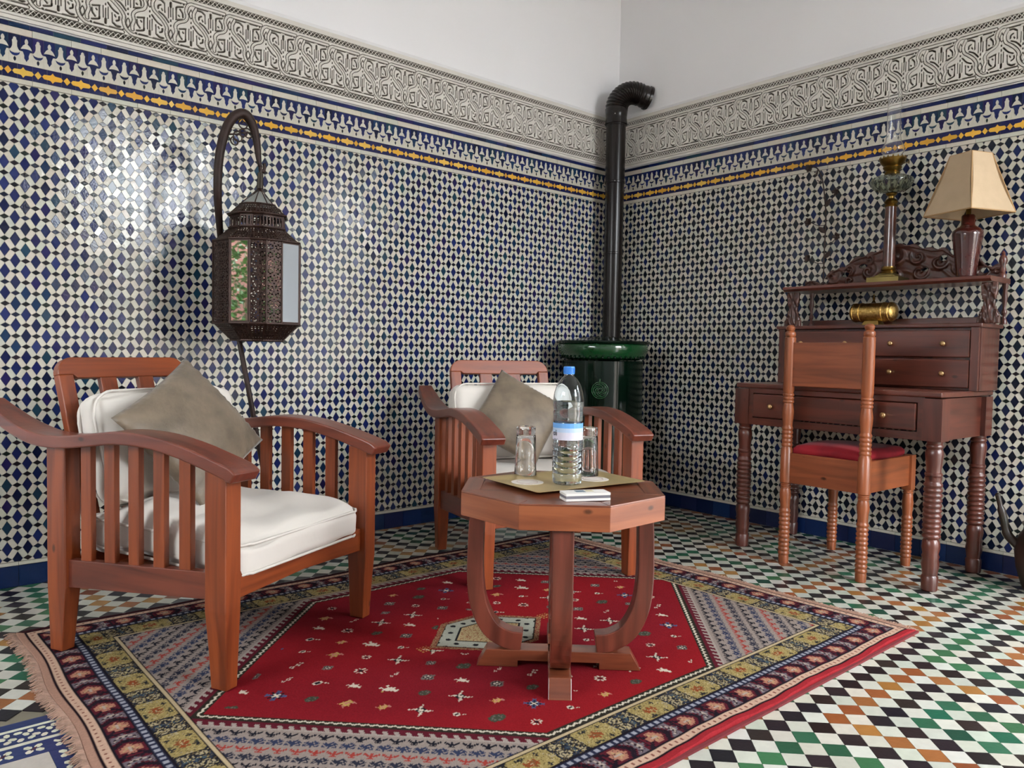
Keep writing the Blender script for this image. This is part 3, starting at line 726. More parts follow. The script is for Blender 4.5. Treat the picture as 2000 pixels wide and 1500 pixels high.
cushion('seat_cushion', 'puffy white seat cushion with piped edge in the left foreground armchair', 'cushion', None, M1 @ Matrix.Translation((0, -.045, .338)) @ Matrix.Rotation(R(2.5), 4, 'X'), .283, .288, .052, .034, .032, 3, G_SC, wob=.013)
cushion('seat_cushion', 'white seat cushion in the armchair behind the octagonal table', 'cushion', None, M2 @ Matrix.Translation((0, -.045, .338)) @ Matrix.Rotation(R(2.5), 4, 'X'), .283, .288, .052, .032, .028, 5, G_SC, wob=.005)
cushion('back_cushion', 'white back cushion leaning in the left foreground armchair behind the throw cushion', 'cushion', None, M1 @ Matrix.Translation((.015, .240, .580)) @ Matrix.Rotation(R(74), 4, 'X'), .276, .172, .052, .050, .030, 8, G_BC, wob=.016)
cushion('back_cushion', 'cream back cushion leaning in the armchair in front of the green stove', 'cushion', None, M2 @ Matrix.Translation((.005, .240, .575)) @ Matrix.Rotation(R(74), 4, 'X'), .284, .170, .055, .04, .02, 11, G_BC, wob=.005)
M_VELVET = pm('taupe_velvet', '7a6b59', .5, var=.12, ns=14, bump=.35, bs=70, sheen=.3, col2='5f5344')
def throw(name, label, base, c, a, b, t, seed):
    """square cushion with corners at +-a and +-b (local vectors)"""
    a, b, c = Vector(a), Vector(b), Vector(c); nrm = a.cross(b).normalized(); n = 34; rs = random.Random(seed)
    m = MB(); front = []; back = []
    ph = [rs.uniform(0, 6) for _ in range(6)]
    for sd, lst in ((1, front), (-1, back)):
        for j in range(n+1):
            for i in range(n+1):
                u, v = i/n*2-1, j/n*2-1
                pin = 1-.055*((1-u*u)*abs(v)**6+(1-v*v)*abs(u)**6)
                th = t*((1-u**2)**.55*(1-v**2)**.55 if abs(u) < 1 and abs(v) < 1 else 0)
                edge = max(abs(u), abs(v)); wr = .0035*math.exp(-((1-edge)/.16)**2)*math.sin((u if abs(v) > abs(u) else v)*38+ph[0]+3*math.sin(u*4+ph[1])) if edge < 1 else 0
                wr += .003*math.sin(u*5+v*4+ph[2])*(1-edge)
                p = c+(a*(u+v)/2+b*(v-u)/2)*pin+nrm*sd*(th+wr)
                lst.append(p)
    idx = lambda i, j: j*(n+1)+i
    F1 = [(idx(i, j), idx(i+1, j), idx(i+1, j+1), idx(i, j+1)) for j in range(n) for i in range(n)]
    m.add(front, F1); m.add(back, [tuple(reversed(f)) for f in F1])
    me_o = m.build(name, M_VELVET, None, smooth=True)
    bm = bmesh.new(); bm.from_mesh(me_o.data); bmesh.ops.remove_doubles(bm, verts=bm.verts, dist=.0006); bmesh.ops.recalc_face_normals(bm, faces=bm.faces); bm.to_mesh(me_o.data); bm.free()
    me_o.data.polygons.foreach_set('use_smooth', [True]*len(me_o.data.polygons))
    me_o.matrix_world = base; tag(me_o, label, 'cushion', G_PI); return me_o
throw('throw_cushion', 'taupe velvet throw cushion balanced on one corner in the left foreground armchair', M1, (-.040, .070, .632), (.272, -.03, -.055), (.085, .125, .222), .066, 1)
throw('throw_cushion', 'taupe velvet throw cushion tilted in the armchair behind the bottle and glasses', M2, (-.035, .085, .608), (.240, .0, .045), (-.035, .115, .205), .060, 2)

# ================================================================= OCTAGONAL TABLE
TC = (-2.178, -1.776, .009); TF = math.atan2(-.159, -.147)
TH = .512
TV, TX = wood('table_wood_z', '74392a', '4e241a', 'z', .3, coat=.35), wood('table_wood_x', '7a4028', '55291a', 'x', .27, coat=.5)
TA = wood('table_apron_wood', '985533', '743a22', 'x', .35)
tb = thing('octagonal_table', 'low octagonal wooden coffee table with curved legs on the red rug', 'table', TC, TF+PI/2)
RO = .297; aps = RO*math.cos(PI/8)
octo = [(RO*math.cos(R(22.5+45*k)), RO*math.sin(R(22.5+45*k))) for k in range(8)]
m = MB(); m.prism([(x*.985, y*.985) for x, y in octo], TH-.018, TH, 'z'); m.build('tabletop', TX, tb, bevel=.002)
for k in range(8):
    a0, a1 = octo[k], octo[(k+1) % 8]; mid = Vector(((a0[0]+a1[0])/2, (a0[1]+a1[1])/2, 0)); ang = math.atan2(a1[1]-a0[1], a1[0]-a0[0]); L_ = math.hypot(a1[0]-a0[0], a1[1]-a0[1])
    m = MB(); tn = math.tan(R(22.5)); w2 = L_/2; dd = .02
    m.prism([(-w2, 0), (w2, 0), (w2-dd*tn, dd), (-w2+dd*tn, dd)], -.062, 0, 'z')
    o = m.build('apron_panel', TA, tb, bevel=.0012); o.location = (mid.x, mid.y, TH-.002); o.rotation_euler = (0, 0, ang)
    # mitred edge board on top
    m = MB(); dd = .05; w2 = L_/2-.0006; m.prism([(-w2, 0.0), (w2, 0.0), (w2-dd*tn, dd), (-w2+dd*tn, dd)], 0, .0055, 'z')
    o = m.build('edge_board', TX, tb, bevel=.0015); o.location = (mid.x, mid.y, TH-.003); o.rotation_euler = (0, 0, ang)
for k in range(4):
    a = R(-90+90*k); rot = Matrix.Rotation(a, 3, 'Z')
    # profile in (radius, z): outer line down, curved in to a foot block
    path = spline([(.236, 0, .462), (.240, 0, .36), (.240, 0, .25), (.228, 0, .17), (.196, 0, .108), (.150, 0, .078), (.105, 0, .070)], 5)
    hwid = [.026]*len(path); m = MB(); secs = []
    for i, p in enumerate(path):
        q = (path[min(i+1, len(path)-1)]-path[max(i-1, 0)]).normalized(); nr = Vector((q.z, 0, -q.x)); s_ = i/(len(path)-1)
        th = .021+.006*s_; wd = .027
        A_, B_ = p-nr*th, p+nr*th
        if s_ > .68: B_.z = min(B_.z, .0488) if B_.z < A_.z else B_.z; A_.z = A_.z
        secs.append([rot @ Vector(v) for v in ((A_.x, -wd, A_.z), (A_.x, wd, A_.z), (B_.x, wd, B_.z), (B_.x, -wd, B_.z))])
    m.loft(secs); m.build('leg', TV, tb, bevel=.003)
    # cross base arm with chamfered end and raised middle
    m = MB(); pr = [(0, .018), (.115, .018), (.115, 0), (.232, 0), (.205, .048), (0, .048)]
    def FN(q, rot=rot): return rot @ Vector(q)
    w0 = .030 if k % 2 == 0 else .029
    m.loft([[rot @ Vector((x, -w0, z)) for x, z in pr], [rot @ Vector((x, w0, z)) for x, z in pr]])
    m.build('base_arm', TX, tb, bevel=.0015)

# ---- things on the table
TZ = .009+TH+.0035
M_BRASS = pm('tray_brass', 'dcc28a', .36, .7, var=.08, ns=9, bump=.08, bs=40)
def rrect(hx, hy, r, k=6):
    o = []
    for cx, cy, a0 in ((hx-r, hy-r, 0), (-hx+r, hy-r, 90), (-hx+r, -hy+r, 180), (hx-r, -hy+r, 270)):
        o += [(cx+r*math.cos(R(a0+90*i/k)), cy+r*math.sin(R(a0+90*i/k))) for i in range(k+1)]
    return o
def onz(u, v, z):
    d = (u-1000)/F_PX*rg2-(v-750)/F_PX*up2+fwd; t = (z-CAM.z)/d.z; return CAM+d*t
p0, p1, p2, p3 = [onz(u, v, TZ+.007).xy for u, v in ((946, 931), (1045, 964), (1250, 940), (1152, 914))]
ta_ = ((p2-p1).length+(p3-p0).length)/4; tb_ = ((p1-p0).length+(p2-p3).length)/4
tcen = (p0+p1+p2+p3)/4; tdir = math.atan2((p2-p1).y+(p3-p0).y, (p2-p1).x+(p3-p0).x)
tray = thing('tray', 'rectangular brass tray with flared rim holding the bottle and glasses', 'tray', (tcen.x, tcen.y, TZ), tdir)
m = MB(); secs = []
for hx, hy, z, r in ((.02, .01, 0, .005), (ta_-.028, tb_-.028, 0, .012), (ta_-.022, tb_-.022, .0030, .014), (ta_-.001, tb_-.001, .0062, .010), (ta_, tb_, .0072, .010), (ta_-.001, tb_-.001, .0078, .010), (ta_-.021, tb_-.021, .0048, .014), (ta_-.029, tb_-.029, .0018, .012), (.02, .01, .0018, .005)):
    secs.append([(x, y, z) for x, y in rrect(hx, hy, r)])
m.loft(secs); m.build('tray_body', M_BRASS, tray, auto=50)
M_GLASS = pm('clear_glass', 'ffffff', .0, var=0, trans=1, ior=1.48)
M_PAPER = pm('white_paper', 'd9cfc4', .9, var=.05)
BZ = TZ+.0018
g1 = onz(1026, 928, BZ); g2 = onz(1147, 929, BZ); bt = onz(1107, 944, BZ)
k1 = onz(1030, 942, BZ); k2 = onz(1158, 936, BZ)
for p, lb in ((k1, 'round white paper coaster under the left glass on the brass tray'), (k2, 'round white paper coaster on the brass tray right of the water bottle')):
    t = thing('coaster', lb, 'coaster', (p.x, p.y, BZ), 0, 'paper coasters on the tray')
    m = MB(); m.lathe([(.046, 0), (.047, .0006), (.046, .0012)], 40); m.build('disc', M_PAPER, t)
    m = MB(); ring = [(.030*math.cos(a), .030*math.sin(a), .0014) for a in [2*PI*i/40 for i in range(42)]]; m.tube(ring, .0007, 4, cap=False); m.build('printed_ring', pm('faded_print', 'b89a8c', .9), t)
def tumbler(p, label):
    t = thing('drinking_glass', label, 'glass', (p.x, p.y, p.z), 0, 'upturned drinking glasses')
    H = .148; r0, r1 = .0335, .0285      # mouth down
    prof = [(r0, 0.0006), (r0+.0005, .002), (.0318, .045), (.030, .118), (.0285, .124), (.0292, .130), (r1+.0005, H-.003), (r1-.002, H), (.0005, H-.0015)]
    inn = [(.0005, .122), (.022, .1215), (.0265, .117), (.0298, .045), (r0-.0018, .002), (r0-.001, .0004)]
    m = MB(); m.lathe(prof+inn+[prof[0]], 40); o = m.build('body', M_GLASS, t, auto=45); return t
tumbler(Vector((g1.x, g1.y, BZ+.0012)), 'upturned clear drinking glass on the tray, left of the bottle')
tumbler(Vector((g2.x, g2.y, BZ+.0012)), 'upturned clear drinking glass on the tray, right of and behind the bottle')
bo = thing('water_bottle', 'tall clear plastic water bottle with blue cap standing on the brass tray', 'bottle', (bt.x, bt.y, BZ))
bp_ = [(.036, 0), (.041, .004), (.0425, .012)]
for k in range(6):
    z = .018+k*.0165; bp_ += [(.0428, z), (.0428, z+.010), (.0408, z+.0135)]
bp_ += [(.0425, .120), (.0425, .175), (.0405, .178), (.0425, .184), (.0418, .192), (.0435, .205), (.0415, .213), (.0438, .224), (.0438, .242), (.041, .262), (.034, .284), (.024, .300), (.0145, .309), (.0135, .314), (.0135, .322)]
M_PET = pm('clear_plastic', 'f4fbff', .0, var=0, trans=1, ior=1.42)
m = MB(); m.lathe([(.0005, .002)]+bp_+[(r-.0005, z) for r, z in reversed(bp_)]+[(.0005, .0026)], 48); m.build('bottle_body', M_PET, bo, auto=60)
wp_ = [(max(.001, r-.0003), z) for r, z in bp_ if .002 < z < .235]
m = MB(); m.lathe([(.0005, .0028)]+wp_+[(.0434, .236), (.0005, .236)], 48); m.build('water', pm('water', 'ffffff', 0, var=0, trans=1, ior=1.33), bo, auto=60)
cp = []
m = MB(); m.lathe([(.0005, .314), (.0155, .314), (.0158, .318), (.0158, .333), (.0148, .336), (.0005, .336)], 32)
for k in range(32):
    a = 2*PI*k/32; m.box((.0159*math.cos(a), .0159*math.sin(a), .325), (.0012, .0012, .014), Matrix.Rotation(a, 3, 'Z'))
m.build('cap', pm('blue_cap', '3f8ae0', .35, var=.02), bo)
lab = MB(); N_ = 48
for k in range(N_):
    a0, a1 = 2*PI*k/N_, 2*PI*(k+1)/N_; rr = .0431
    for z0_, z1_, cA in ((.128, .150, 'd3cede'), (.150, .162, 'b4c8e2'), (.162, .176, '6aa4e0')):
        lab.add([(rr*math.cos(a0), rr*math.sin(a0), z0_), (rr*math.cos(a1), rr*math.sin(a1), z0_), (rr*math.cos(a1), rr*math.sin(a1), z1_), (rr*math.cos(a0), rr*math.sin(a0), z1_)], [(0,1,2,3)], lin(cA))
ml_ = pm('label_film', rough=.4, var=.02, attr=True); lo = lab.build('label', ml_, bo)
# lettering that shows on the left of the label: the end of the name, "ali"
ang0 = math.atan2(CAM.y-bt.y, CAM.x-bt.x)
def letters(strokes, a_c, zc, size, rad, name='lettering'):
    m = MB()
    for st in strokes:
        pts = [(.04345*math.cos(a_c-(-x)*size/.0434*1), .04345*math.sin(a_c+x*size/.0434), zc+y*size) for x, y in st]
        pts = [(.04345*math.cos(a_c+x*size/.0434), .04345*math.sin(a_c+x*size/.0434), zc+y*size) for x, y in st]
        m.tube(pts, rad, 5)
    return m.build(name, pm('black_print', '1c2230', .5, var=0), bo)
circ = [(.28*math.cos(a), .30+.30*math.sin(a)) for a in [2*PI*i/12 for i in range(13)]]
letters([circ, [(.30, 0), (.30, .6)], [(.56, 0), (.56, 1.0)], [(.80, 0), (.80, .62)], [(.80, .82), (.80, .9)]], ang0-R(63), .1405, .016, .0009)
letters([[(0, .0), (.5, .3), (1, 0)], [(1.2, 0), (2.4, 0)], [(1.4, .3), (1.8, .3)], [(2.6, 0), (2.6, .5)]], ang0-R(62), .1295, .006, .0006)
bx = Vector((-2.352, -1.974)); b1_ = onz(1105, 980, TZ); b2_ = onz(1193, 977, TZ)
cen = (Vector((b1_.x, b1_.y))+Vector((b2_.x, b2_.y)))/2; dr_ = math.atan2(b2_.y-b1_.y, b2_.x-b1_.x); wd = (b2_-b1_).length
nn = Vector((-math.sin(dr_), math.cos(dr_)))*.026
mbx = thing('matchbox', 'small white box with grey striking strip on the table in front of the tray', 'matchbox', (cen.x+nn.x, cen.y+nn.y, TZ), dr_)
m = MB(); m.prism(rrect(wd/2, .026, .003, 3), 0, .006, 'z'); m.prism(rrect(wd/2, .026, .003, 3), .0135, .0195, 'z'); m.build('sleeve', pm('white_card', 'dcd8d2', .6, var=.02), mbx)
m = MB(); m.box((0, 0, .0098), (wd-.003, .0505, .0078)); m.build('striking_strip', pm('grey_strip', '77757c', .8), mbx)
m = MB(); m.box((-.012, .006, .0197), (.026, .022, .0004)); m.build('printed_patch', pm('slate_print', '6a7a86', .6), mbx)
m = MB(); m.box((.014, .008, .0197), (.02, .018, .0004)); m.build('printed_patch', pm('straw_print', 'c9bf9a', .6), mbx)

# ================================================================= STOVE AND PIPE
M_GREEN = pm('green_glaze', '071a10', .10, var=.25, ns=5, bump=.03, bs=20, coat=.0, spec=.3, col2='040e09')
M_GREEN2 = pm('bright_green_glaze', '174a26', .12, var=.2, ns=6, coat=.6)
SC_ = (-.41, -.29)
st = thing('stove', 'cylindrical dark green glazed ceramic stove standing in the corner', 'stove', (*SC_, 0), math.atan2(CAM.y-SC_[1], CAM.x-SC_[0]))
m = MB(); m.lathe([(.25, 0), (.262, .01), (.262, .05), (.245, .065), (.236, .09), (.234, .40), (.232, .86), (.22, .862), (.0, .862)], 64); m.build('body', M_GREEN, st, auto=40)
m = MB(); m.lathe([(.20, .865), (.234, .878), (.240, .888), (.250, .900), (.258, .918), (.258, .945), (.252, .957), (.2, .957)], 64); m.build('rim', M_GREEN2, st, auto=40)
m = MB(); m.lathe([(.2, .956), (.266, .957), (.271, .965), (.266, .973), (.20, .978), (.15, .986), (.06, .998), (.0, 1.0)], 64); m.build('top_plate', M_GREEN, st, auto=40)
m = MB()
for k in range(44):
    a = 2*PI*k/44; m.lathe([(.0, -.008), (.007, -.004), (.007, .004), (.0, .008)], 6, (.240*math.cos(a), .240*math.sin(a), .879))
m.build('beading', M_GREEN, st, smooth=True)['kind'] = 'stuff'
m = MB()
for rr, q in ((.12, 20), (.065, 12)):
    for k in range(q):
        a = 2*PI*k/q; m.lathe([(.0, -.006), (.012, 0), (.0, .006)], 8, (rr*math.cos(a), rr*math.sin(a), .989+(.12-rr)*.1))
m.build('pierced_lid', pm('dark_iron_lid', '1c1f16', .4, .6), st)['kind'] = 'stuff'
# relief medallion
m = MB()
def on_body(u, v, off=.0): a = u/.234; return ((.234+off)*math.cos(a), (.234+off)*math.sin(a), v)
for k in range(2):
    r_ = (.045, .036)[k]; m.tube([on_body(-.01+r_*math.cos(t_), .70+r_*math.sin(t_), .001) for t_ in [2*PI*i/30 for i in range(31)]], .0025, 6)
for k in range(6):
    a = 2*PI*k/6
    sp = [on_body(-.01+(.006+.0038*i)*math.cos(a+i*.42), .70+(.006+.0038*i)*math.sin(a+i*.42), .0015) for i in range(8)]; m.tube(sp, .0024, 6)
m.tube([on_body(-.01, .735), on_body(-.012, .752, .002), on_body(-.01, .765)], .004, 6); m.build('medallion', M_GREEN2, st, smooth=True)
M_PIPE = pm('black_enamel', '17110f', .24, .0, var=.2, ns=3, coat=.0, spec=.35)
pp = thing('stovepipe', 'dark brown enamelled stovepipe rising in the corner and bending into the right wall', 'pipe', (-.185, -.150, 0))
m = MB(); m.lathe([(.056, .80), (.056, 1.5), (.0605, 1.502), (.0605, 1.512), (.0565, 1.515), (.0565, 1.925), (.061, 1.928), (.061, 1.94), (.0585, 1.943), (.0585, 2.27), (.062, 2.272), (.062, 2.30), (.0, 2.30)], 40); m.build('pipe', M_PIPE, pp, auto=35)
m = MB(); m.tube([(0, 0, .84), (-.10, -.06, .84)], .056, 24); m.build('flue_stub', M_PIPE, pp, smooth=False)
el = []; rad = []
NB = 14
ed = Vector((.90, -.44, 0)).normalized()
path = [Vector((0, 0, 2.28)), Vector((0, 0, 2.37))]
for k in range(1, NB+1):
    a = PI/2*1.22*k/NB; path.append(Vector((0, 0, 2.37))+ed*(.110*(1-math.cos(a)))+Vector((0, 0, .110*math.sin(a))))
last = path[-1]; dirn = (path[-1]-path[-2]).normalized(); path += [last+dirn*.03, last+dirn*.06]
pts = []
for i in range(len(path)-1):
    for f_ in (0, .45, .55): pts.append(path[i].lerp(path[i+1], f_)); rad.append(.068 if f_ == 0 else (.0625 if f_ == .45 else .0640))
pts.append(path[-1]); rad.append(.070)
m = MB(); m.tube(pts, rad, 32); m.build('ribbed_elbow', M_PIPE, pp, auto=50)
m = MB(); q = path[-1]; m.tube([q-dirn*.012, q+dirn*.004], [.0715, .0715], 32); m.build('end_collar', M_PIPE, pp, auto=40)
for z, a in ((2.33, R(215)), (2.285, R(222)), (1.934, R(222))):
    m = MB(); m.lathe([(0, -.004), (.004, 0), (0, .004)], 8, (.0625*math.cos(a), .0625*math.sin(a), z)); m.build('screw', pm('steel_screw', 'c8c8c4', .3, 1), pp, smooth=True)

# ================================================================= LANTERN ON ITS STAND
M_IRON = pm('rusty_brown_iron', '33211b', .55, .35, var=.25, ns=25, bump=.3, bs=120)
M_PIERCED = pm('pierced_brown_metal', '3a251d', .45, .5, var=.25, ns=30, bump=.2, bs=150)
YL = -.40
def at_y(u, v, y):
    d = (u-1000)/F_PX*rg2-(v-750)/F_PX*up2+fwd; t = (y-CAM.y)/d.y; return CAM+d*t
ls = thing('lantern_stand', 'tall brown iron crook stand with curled hook carrying the pierced lantern', 'stand', (0, 0, 0))
pxs = [(548, 1035), (520, 945), (489, 780), (470, 680), (452, 580), (435, 500), (428, 430), (425, 370), (428, 310), (438, 262), (452, 233), (468, 222), (482, 226), (494, 246), (501, 275), (505, 308), (508, 326)]
ypl = [-.30, -.32, -.34, -.30, -.24, -.26, -.34]+[YL]*10
base = at_y(540, 1042, -.30)
P = [at_y(u, v, y) for (u, v), y in zip(pxs, ypl)]; P[0] = Vector((P[1].x+.09, -.30, .02))
m = MB(); sp = spline(P, 8); rads = [.011+(.006 if 100 > i > 60 else 0)*(1 if i < 96 else .5) for i in range(len(sp))]
rads = [np.interp(i/(len(sp)-1), [0, .3, .42, .55, .75, .88, 1], [.010, .010, .015, .017, .019, .014, .007]) for i in range(len(sp))]
m.tube(sp, rads, 12); m.build('crook_pole', M_IRON, ls, smooth=True)
hk = P[-1]; m = MB(); m.tube(spline([hk+Vector((0, 0, .01)), hk+Vector((.004, 0, -.012)), hk+Vector((.012, 0, -.014)), hk+Vector((.018, 0, 0)), hk+Vector((.016, 0, .016))], 5), .006, 8); m.build('hook', M_IRON, ls, smooth=True)
def curl(c, r, turns, s0, sg=1, rad=.0028):
    pts = [c+Vector((sg*r*(1-.7*i/24)*math.cos(s0+turns*2*PI*i/24), 0, r*(1-.7*i/24)*math.sin(s0+turns*2*PI*i/24))) for i in range(25)]; return pts
for (u, v, r_, s0, sg) in ((466, 268, .024, 1.2, 1), (474, 258, .018, 3.0, -1), (459, 276, .018, 2.0, 1), (484, 262, .022, .6, -1), (476, 243, .024, 1.0, 1)):
    m = MB(); c0 = at_y(u, v, YL); m.tube(curl(c0, r_, 1.25, s0, sg), .0028, 6); m.build('scroll', M_IRON, ls, smooth=True)
m = MB(); ce = at_y(476, 235, YL); m.tube([at_y(446, 262, YL), at_y(462, 262, YL), at_y(478, 258, YL), at_y(500, 262, YL)], .003, 6); m.build('scroll', M_IRON, ls, smooth=True)
m = MB(); fb = P[0]
for k in range(3):
    a = R(90+120*k+20); m.tube(spline([fb+Vector((0, 0, .02)), fb+Vector((.09*math.cos(a), .09*math.sin(a), .035)), fb+Vector((.17*math.cos(a), .17*math.sin(a), -.008))], 6), .008, 8)
m.build('tripod_foot', M_IRON, ls, smooth=True)

lc = at_y(503, 560, YL); LX, LY = lc.x, YL
view = math.atan2(CAM.y-LY, CAM.x-LX)
ln = thing('lantern', 'octagonal pierced brown metal lantern with narrow mirror panes hanging from the crook stand', 'lantern', (LX, LY, 0), view)
# vertex angles around the body, 0 = towards the photographer; positive = left in the picture seen from outside
RB = .163; ZA, ZC, ZD = .990, 1.300, .928
th_px = [12, 53, 80, 101, 122, 168]
front = [R(90-t) for t in th_px]                     # angle from the viewing axis (+ = image left)
angs = [-a for a in front]                           # local +Y is image right when local +X faces the camera
angs = sorted(angs); 
rest_a = [angs[-1]+R(v) for v in (48, 82, 106, 130)]; 
angs[5] = R(56.5); KV_ = {5: 1.10}
rest_a = [angs[-1]+R(v) for v in (45, 85, 120, 150, 183)]
ALL = angs+[a for a in rest_a if a < angs[0]+2*PI-R(18)]
def vt(a, r, z):
    if abs(a-R(56.5)) < .001: r *= 1.10
    return Vector((r*math.cos(a), r*math.sin(a), z))
def sheet(a0, a1, r0, z0, r1, z1, hole, parent, name='pierced_panel', cell=.0027, thick=.0008):
    """pierced metal sheet between two corner angles: quads left out where the pattern is cut"""
    p00, p10, p01, p11 = vt(a0, r0, z0), vt(a1, r0, z0), vt(a0, r1, z1), vt(a1, r1, z1)
    wdt = ((p10-p00).length+(p11-p01).length)/2; hgt_ = ((p01-p00).length+(p11-p10).length)/2
    nu, nv = max(3, int(wdt/cell)), max(3, int(hgt_/cell)); m = MB()
    vs = [p00.lerp(p10, i/nu).lerp(p01.lerp(p11, i/nu), j/nv) for j in range(nv+1) for i in range(nu+1)]
    fs = []
    for j in range(nv):
        for i in range(nu):
            if i in (0, nu-1) or j in (0, nv-1) or not hole((i+.5)/nu*wdt-wdt/2, (j+.5)/nv*hgt_-hgt_/2, wdt, hgt_): fs.append((j*(nu+1)+i, j*(nu+1)+i+1, (j+1)*(nu+1)+i+1, (j+1)*(nu+1)+i))
    m.add(vs, fs); o = m.build(name, M_PIERCED, parent); s_ = o.modifiers.new('solid', 'SOLIDIFY'); s_.thickness = thick; s_.offset = 0; return o
def h_flower(x, z, w_, h_):
    n = max(1, round(w_/.030)); px = w_/n; u = ((x+w_/2) % px)-px/2; v = (z+h_/2) % .030-.015
    r_ = math.hypot(u, v); a = math.atan2(v, u)
    return (.0042 < r_ < .0118 and abs(math.sin(3*a)) > .48) or math.hypot(abs(u)-px/2, abs(v)-.015) < .0034
def h_dots(x, z, w_, h_): return math.hypot(((x+w_/2) % .011)-.0055, (z % .011)-.0055) < .0030
def h_arch(x, z, w_, h_):
    u = ((x+w_/2) % .0135)-.00675; return abs(u) < .0036 and -h_*.32 < z < h_*.30
M_MIRROR = pm('mirror_glass', 'a3a8ac', .02, 1, var=0)
nA = len(ALL)
for k in range(nA):
    a0, a1 = ALL[k], ALL[(k+1) % nA]+(2*PI if k == nA-1 else 0)
    mirror = any(abs((a0+a1)/2-mm) < .05 for mm in (-R(90-66.5), -R(90-145)))
    mirror = k in (1, 4) or (k >= 6 and k % 2 == 1)
    if mirror:
        m = MB(); i0, i1 = .10, .90
        if k == 4: i0, i1 = .04, .96
        b0, b1 = vt(a0, RB, ZA), vt(a1, RB, ZA); up_ = Vector((0, 0, ZC-ZA-.016))
        A0, A1 = b0.lerp(b1, i0)+Vector((0, 0, .008)), b0.lerp(b1, i1)+Vector((0, 0, .008))
        nrm = (A1-A0).cross(up_).normalized()*.002
        m.loft([[A0-nrm, A1-nrm, A1-nrm+up_, A0-nrm+up_], [A0+nrm, A1+nrm, A1+nrm+up_, A0+nrm+up_]]); m.build('mirror_pane', M_MIRROR, ln)
        for (q0, q1) in ((0, i0), (i1, 1)):
            if q1-q0 < .02: continue
            m = MB(); a_, b_ = b0.lerp(b1, q0), b0.lerp(b1, q1); mid = (a_+b_)/2; m.box((mid.x, mid.y, (ZA+ZC)/2), ((b_-a_).length, .004, ZC-ZA), Matrix.Rotation(math.atan2((b1-b0).y, (b1-b0).x), 3, 'Z')); m.build('pane_frame', M_PIERCED, ln)
        for zz in (ZA+.004, ZC-.004):
            m = MB(); mid = (b0+b1)/2; m.box((mid.x, mid.y, zz), ((b1-b0).length, .005, .009), Matrix.Rotation(math.atan2((b1-b0).y, (b1-b0).x), 3, 'Z')); m.build('pane_frame', M_PIERCED, ln)
    else: sheet(a0, a1, RB, ZA, RB, ZC, h_flower if k != 5 else h_dots, ln)
    sheet(a0, a1, RB, ZC, .105, 1.352, h_dots, ln, 'sloping_panel')
    sheet(a0, a1, .105, 1.352, .103, 1.405, h_arch, ln, 'arcade_panel')
    sheet(a0, a1, .110, 1.405, .068, 1.448, h_dots, ln, 'sloping_panel')
    sheet(a0, a1, .100, ZD, RB, ZA, h_dots, ln, 'sloping_panel')
for rr, z, tk in ((RB+.002, ZC, .0045), (RB+.002, ZA, .0045), (.107, 1.354, .0035), (.112, 1.405, .0035), (.068, 1.448, .003), (.10, ZD, .004)):
    m = MB(); pts = [vt(a, rr, z) for a in ALL]; pts += [pts[0]]
    for a_, b_ in zip(pts[:-1], pts[1:]): m.tube([a_, b_], tk, 6)
    m.build('edge_band', M_PIERCED, ln)
m = MB()
for k in range(nA): m.tube([vt(ALL[k], RB+.001, ZA), vt(ALL[k], RB+.001, ZC)], .0035, 6)
m.build('corner_rods', M_PIERCED, ln)
m = MB(); m.lathe([(.0, ZD), (.098, ZD), (.098, ZD+.003), (0, ZD+.003)], 9); m.build('bottom_plate', M_PIERCED, ln)
# pyramid glass top with rods to the hook
apex = P[-1]; al = Matrix.Rotation(-view, 4, 'Z') @ Vector((apex.x-LX+.008, apex.y-LY, 0)); AZ = 1.52
m = MB()
for k in range(0, nA, 2): m.tube([vt(ALL[k], .066, 1.448), (al.x*.5, al.y*.5, AZ)], .0022, 6)
m.tube([(al.x*.3, al.y*.3, 1.45), (al.x*.5, al.y*.5, AZ+.01)], .006, 8); m.build('hanger_rods', M_PIERCED, ln)
m = MB(); m.tube([(al.x*.5, al.y*.5, AZ-.005), (al.x*.6, al.y*.6, AZ+.055)], [.013, .011], 12); m.tube([(al.x*.6, al.y*.6, AZ+.05), (al.x*.8, al.y*.8, AZ+.085)], [.006, .004], 8); m.build('socket', pm('dark_bronze', '3a342a', .4, .6), ln)
m = MB(); m.tube([(al.x*.7, al.y*.7, AZ+.075), (al.x, al.y, apex.z-.012)], .0025, 6)
m.tube([Vector((al.x, al.y, apex.z-.010))+Vector((.0, .012*math.cos(t_), .012*math.sin(t_))) for t_ in [2*PI*i/12 for i in range(13)]], .002, 5); m.build('hanging_ring', M_PIERCED, ln)
m = MB(); ps = [vt(ALL[k], .063, 1.45) for k in range(0, nA, 2)]; ap = Vector((al.x*.5, al.y*.5, AZ-.01)); m.add(ps+[ap], [(i, (i+1) % len(ps), len(ps)) for i in range(len(ps))]); o = m.build('glass_top', pm('frosted_glass', 'd8dcd8', .35, var=.05, trans=.7, ior=1.3), ln); o.modifiers.new('s', 'SOLIDIFY').thickness = .0015

# ================================================================= WRITING DESK
DV, DX, DY = wood('desk_wood_z', '5e2e22', '3a1a14', 'z', .3, coat=.4), wood('desk_wood_x', '62302380'[:6], '3d1c15', 'x', .3, coat=.4), wood('desk_wood_y', '623023', '3d1c15', 'y', .28, coat=.5)
M_KNOB = pm('brass_knob', 'b89468', .35, .9, var=.05)
dk = thing('writing_desk', 'dark wooden writing desk with turned legs, drawers and carved top shelf, right wall', 'desk', (-.29, -1.722, 0), R(-1.5))
